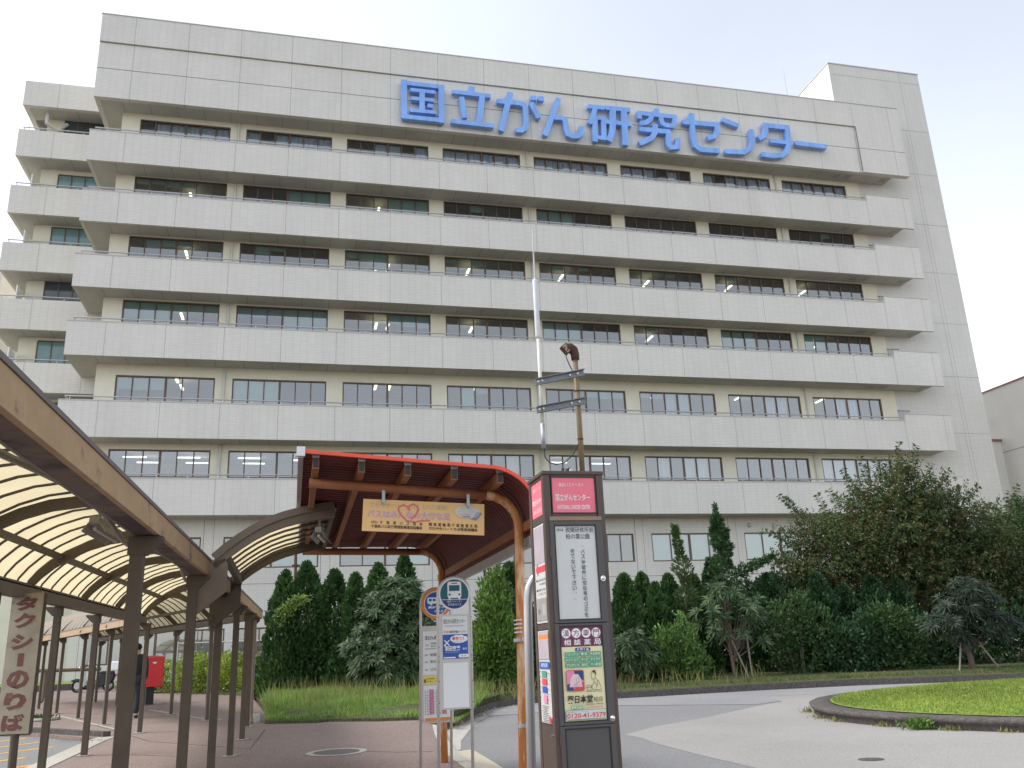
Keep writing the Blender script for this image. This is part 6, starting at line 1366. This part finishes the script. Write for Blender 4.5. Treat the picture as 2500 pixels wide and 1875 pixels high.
# grasses: nobody could count them
def blades(name, P, h, w, m, lean=.35, kind='stuff'):
    n = len(P); U = np.stack([RNG.normal(size=n)*lean, RNG.normal(size=n)*lean, np.ones(n)], 1)
    V = leafmesh(P, U, h, w); o = leaves(name, V, m, None); return tag(o, None, None, None, kind)
def inpoly(P, poly):
    x, y = P[:, 0], P[:, 1]; c = np.zeros(len(P), bool); j = len(poly)-1
    for i in range(len(poly)):
        xi, yi = poly[i]; xj, yj = poly[j]; k = ((yi > y) != (yj > y)) & (x < (xj-xi)*(y-yi)/(yj-yi+1e-12)+xi); c ^= k; j = i
    return c
def scatter(poly, n):
    q = np.array(poly); lo, hi = q.min(0), q.max(0); P = lo+(hi-lo)*RNG.random((n, 2)); return P[inpoly(P, poly)]
mound = [g7(1595, 1393), g7(1900, 1388), g8(0, 1380), g8(300, 1378), g8(545, 1370), g8(760, 1400), g8(880, 1335), (-.9, 22.5), (-1.0, 24.5), (-3, 25.5), (-6.2, 25.5), (-6.6, 23.5)]
Q = scatter(mound, 80000); k = RNG.random(len(Q)); hh = .10+.16*np.clip((Q[:, 1]-19)/3, 0, 1)+.10*np.sin(Q[:, 0]*2.1)*np.cos(Q[:, 1]*1.7)
blades('verge_grass', np.column_stack([Q, zr(0)*0+GS*Q[:, 1]+RD+.12+.10*np.clip((Q[:, 1]-19)/2, 0, 1)]), np.clip(hh*(.6+.7*k), .08, .6), .02, GRASSM)
Q = scatter(mound, 1500); Q = Q[Q[:, 1] > 20.2]
blades('seed_heads', np.column_stack([Q, GS*Q[:, 1]+RD+.15]), .5+.35*RNG.random(len(Q)), .014, STRAW, .25)
vg = [(-.9, 21.9), (-.2, 23.5), (1.2, 23.9), g9(0, 1225, RD), g9(300, 1208, RD), g9(600, 1192, RD), g9(1200, 1162, RD), g9(2212, 1128, RD), (22, 25.4), (22, 28), (-1, 26.5)]
Q = scatter(vg, 90000); blades('verge_grass', np.column_stack([Q, GS*Q[:, 1]+RD+.13]), .09+.15*RNG.random(len(Q))**2, .022, leaf_mat('verge_green', (.05, .10, .02), (.10, .17, .035), (.2, .22, .07), .3, .6, .9))
Q = scatter([(-.9, 21.9), (1.2, 23.9), (3.6, 24.3), (6.5, 24.9), (6.5, 25.8), (-1, 24.8)], 1500); blades('seed_heads', np.column_stack([Q, GS*Q[:, 1]+RD+.15]), .3+.35*RNG.random(len(Q)), .014, STRAW, .25)
# lawn on the island
rr = np.sqrt(RNG.random(90000))*.95; th = RNG.random(90000)*2*np.pi
L_ = np.array([isl(t_, r_) for t_, r_ in zip(th, rr)]); L_ = L_[(L_[:, 0] < 14.5)]
hz_ = np.array([isl_h(a, b_)[1] for a, b_ in L_]); blades('lawn_grass', np.column_stack([L_, hz_-.01]), .035+.035*RNG.random(len(L_)), .016, LAWNM, .5)
# weeds and dry leaves at the foot of the kerbs
WP = []
for t_ in np.linspace(math.pi*.86, math.pi*1.62, 1500):
    if math.sin(t_*31)+math.sin(t_*53+1) > .55: x, y = isl(t_+.01*RNG.normal(), 1.005+.012*abs(RNG.normal())); WP.append((x, y, gz(y)+RD))
blades('kerb_weeds', np.array(WP), .05+.09*RNG.random(len(WP)), .02, STRAW, .7)
wt_ = thing('weed_tuft', 'bushy green weed growing against the island kerb', 'plant', (*isl(math.pi*1.22, 1.02), gz(15)+RD)); rg = np.random.default_rng(4); n = 420
c = isl(math.pi*1.22, 1.015); P = np.column_stack([c[0]+rg.normal(size=n)*.12, c[1]+rg.normal(size=n)*.07, np.full(n, gz(c[1])+RD)+.14*rg.random(n)]); M = np.array(wm(wt_).inverted()); P = P@M[:3, :3].T+M[:3, 3]
leaves('foliage', leafmesh(P, rg.normal(size=(n, 3))*.5+np.array([0, 0, .8]), .09, .03), BRIGHT, wt_)
DRY = leaf_mat('dry_leaf', (.16, .08, .03), (.28, .16, .07), (.36, .25, .12), .1, .8, 2)
def litter(name, pts, n, spread):
    L = []
    for _ in range(n):
        i = random.randrange(len(pts)-1); t_ = random.random(); a, b_ = pts[i], pts[i+1]
        x = a[0]+(b_[0]-a[0])*t_+random.gauss(0, spread); y = a[1]+(b_[1]-a[1])*t_+random.gauss(0, spread); L.append((x, y, gz(y)+.012))
    L = np.array(L); n = len(L); U = np.stack([RNG.normal(size=n), RNG.normal(size=n), .15*RNG.random(n)], 1); S = np.stack([.1*RNG.normal(size=n), .1*RNG.normal(size=n), np.ones(n)], 1)
    tag(leaves(name, leafmesh(L, U, .05+.04*RNG.random(n), .03, S), DRY, None), None, None, None, 'stuff')
litter('dry_leaves', [g7(990, 1222), g7(1250, 1228), g7(1500, 1232), g7(1590, 1260), g7(1560, 1300)], 260, .12)
litter('dry_leaves', [g7(190, 1462), g7(330, 1475), g7(480, 1488), g7(600, 1500)], 120, .10)
litter('dry_leaves', [g8(760, 1415), g8(880, 1350), g8(1000, 1310), g8(1150, 1285)], 260, .16)
# planting hole with weeds at the edge of the taxi bay
x, y = g7(235, 1375); tp = thing('tree_pit', 'small round stone edged planting hole behind the taxi sign', 'planter', (x, y, gz(y)))
MB().tube([(x+.42*math.cos(R(a)), y+.42*math.sin(R(a)), gz(y)+.03) for a in range(0, 361, 15)], .05, 6, False).build('edging', CONC, tp)
rg = np.random.default_rng(6); n = 260; P = np.column_stack([rg.normal(size=n)*.17, rg.normal(size=n)*.17, .03+.05*rg.random(n)]); leaves('weeds', leafmesh(P, rg.normal(size=(n, 3))*.6+np.array([0, 0, .5]), .11, .03), HEDGED, tp)
bpy.data.objects.remove(_co); bpy.data.curves.remove(_cd)
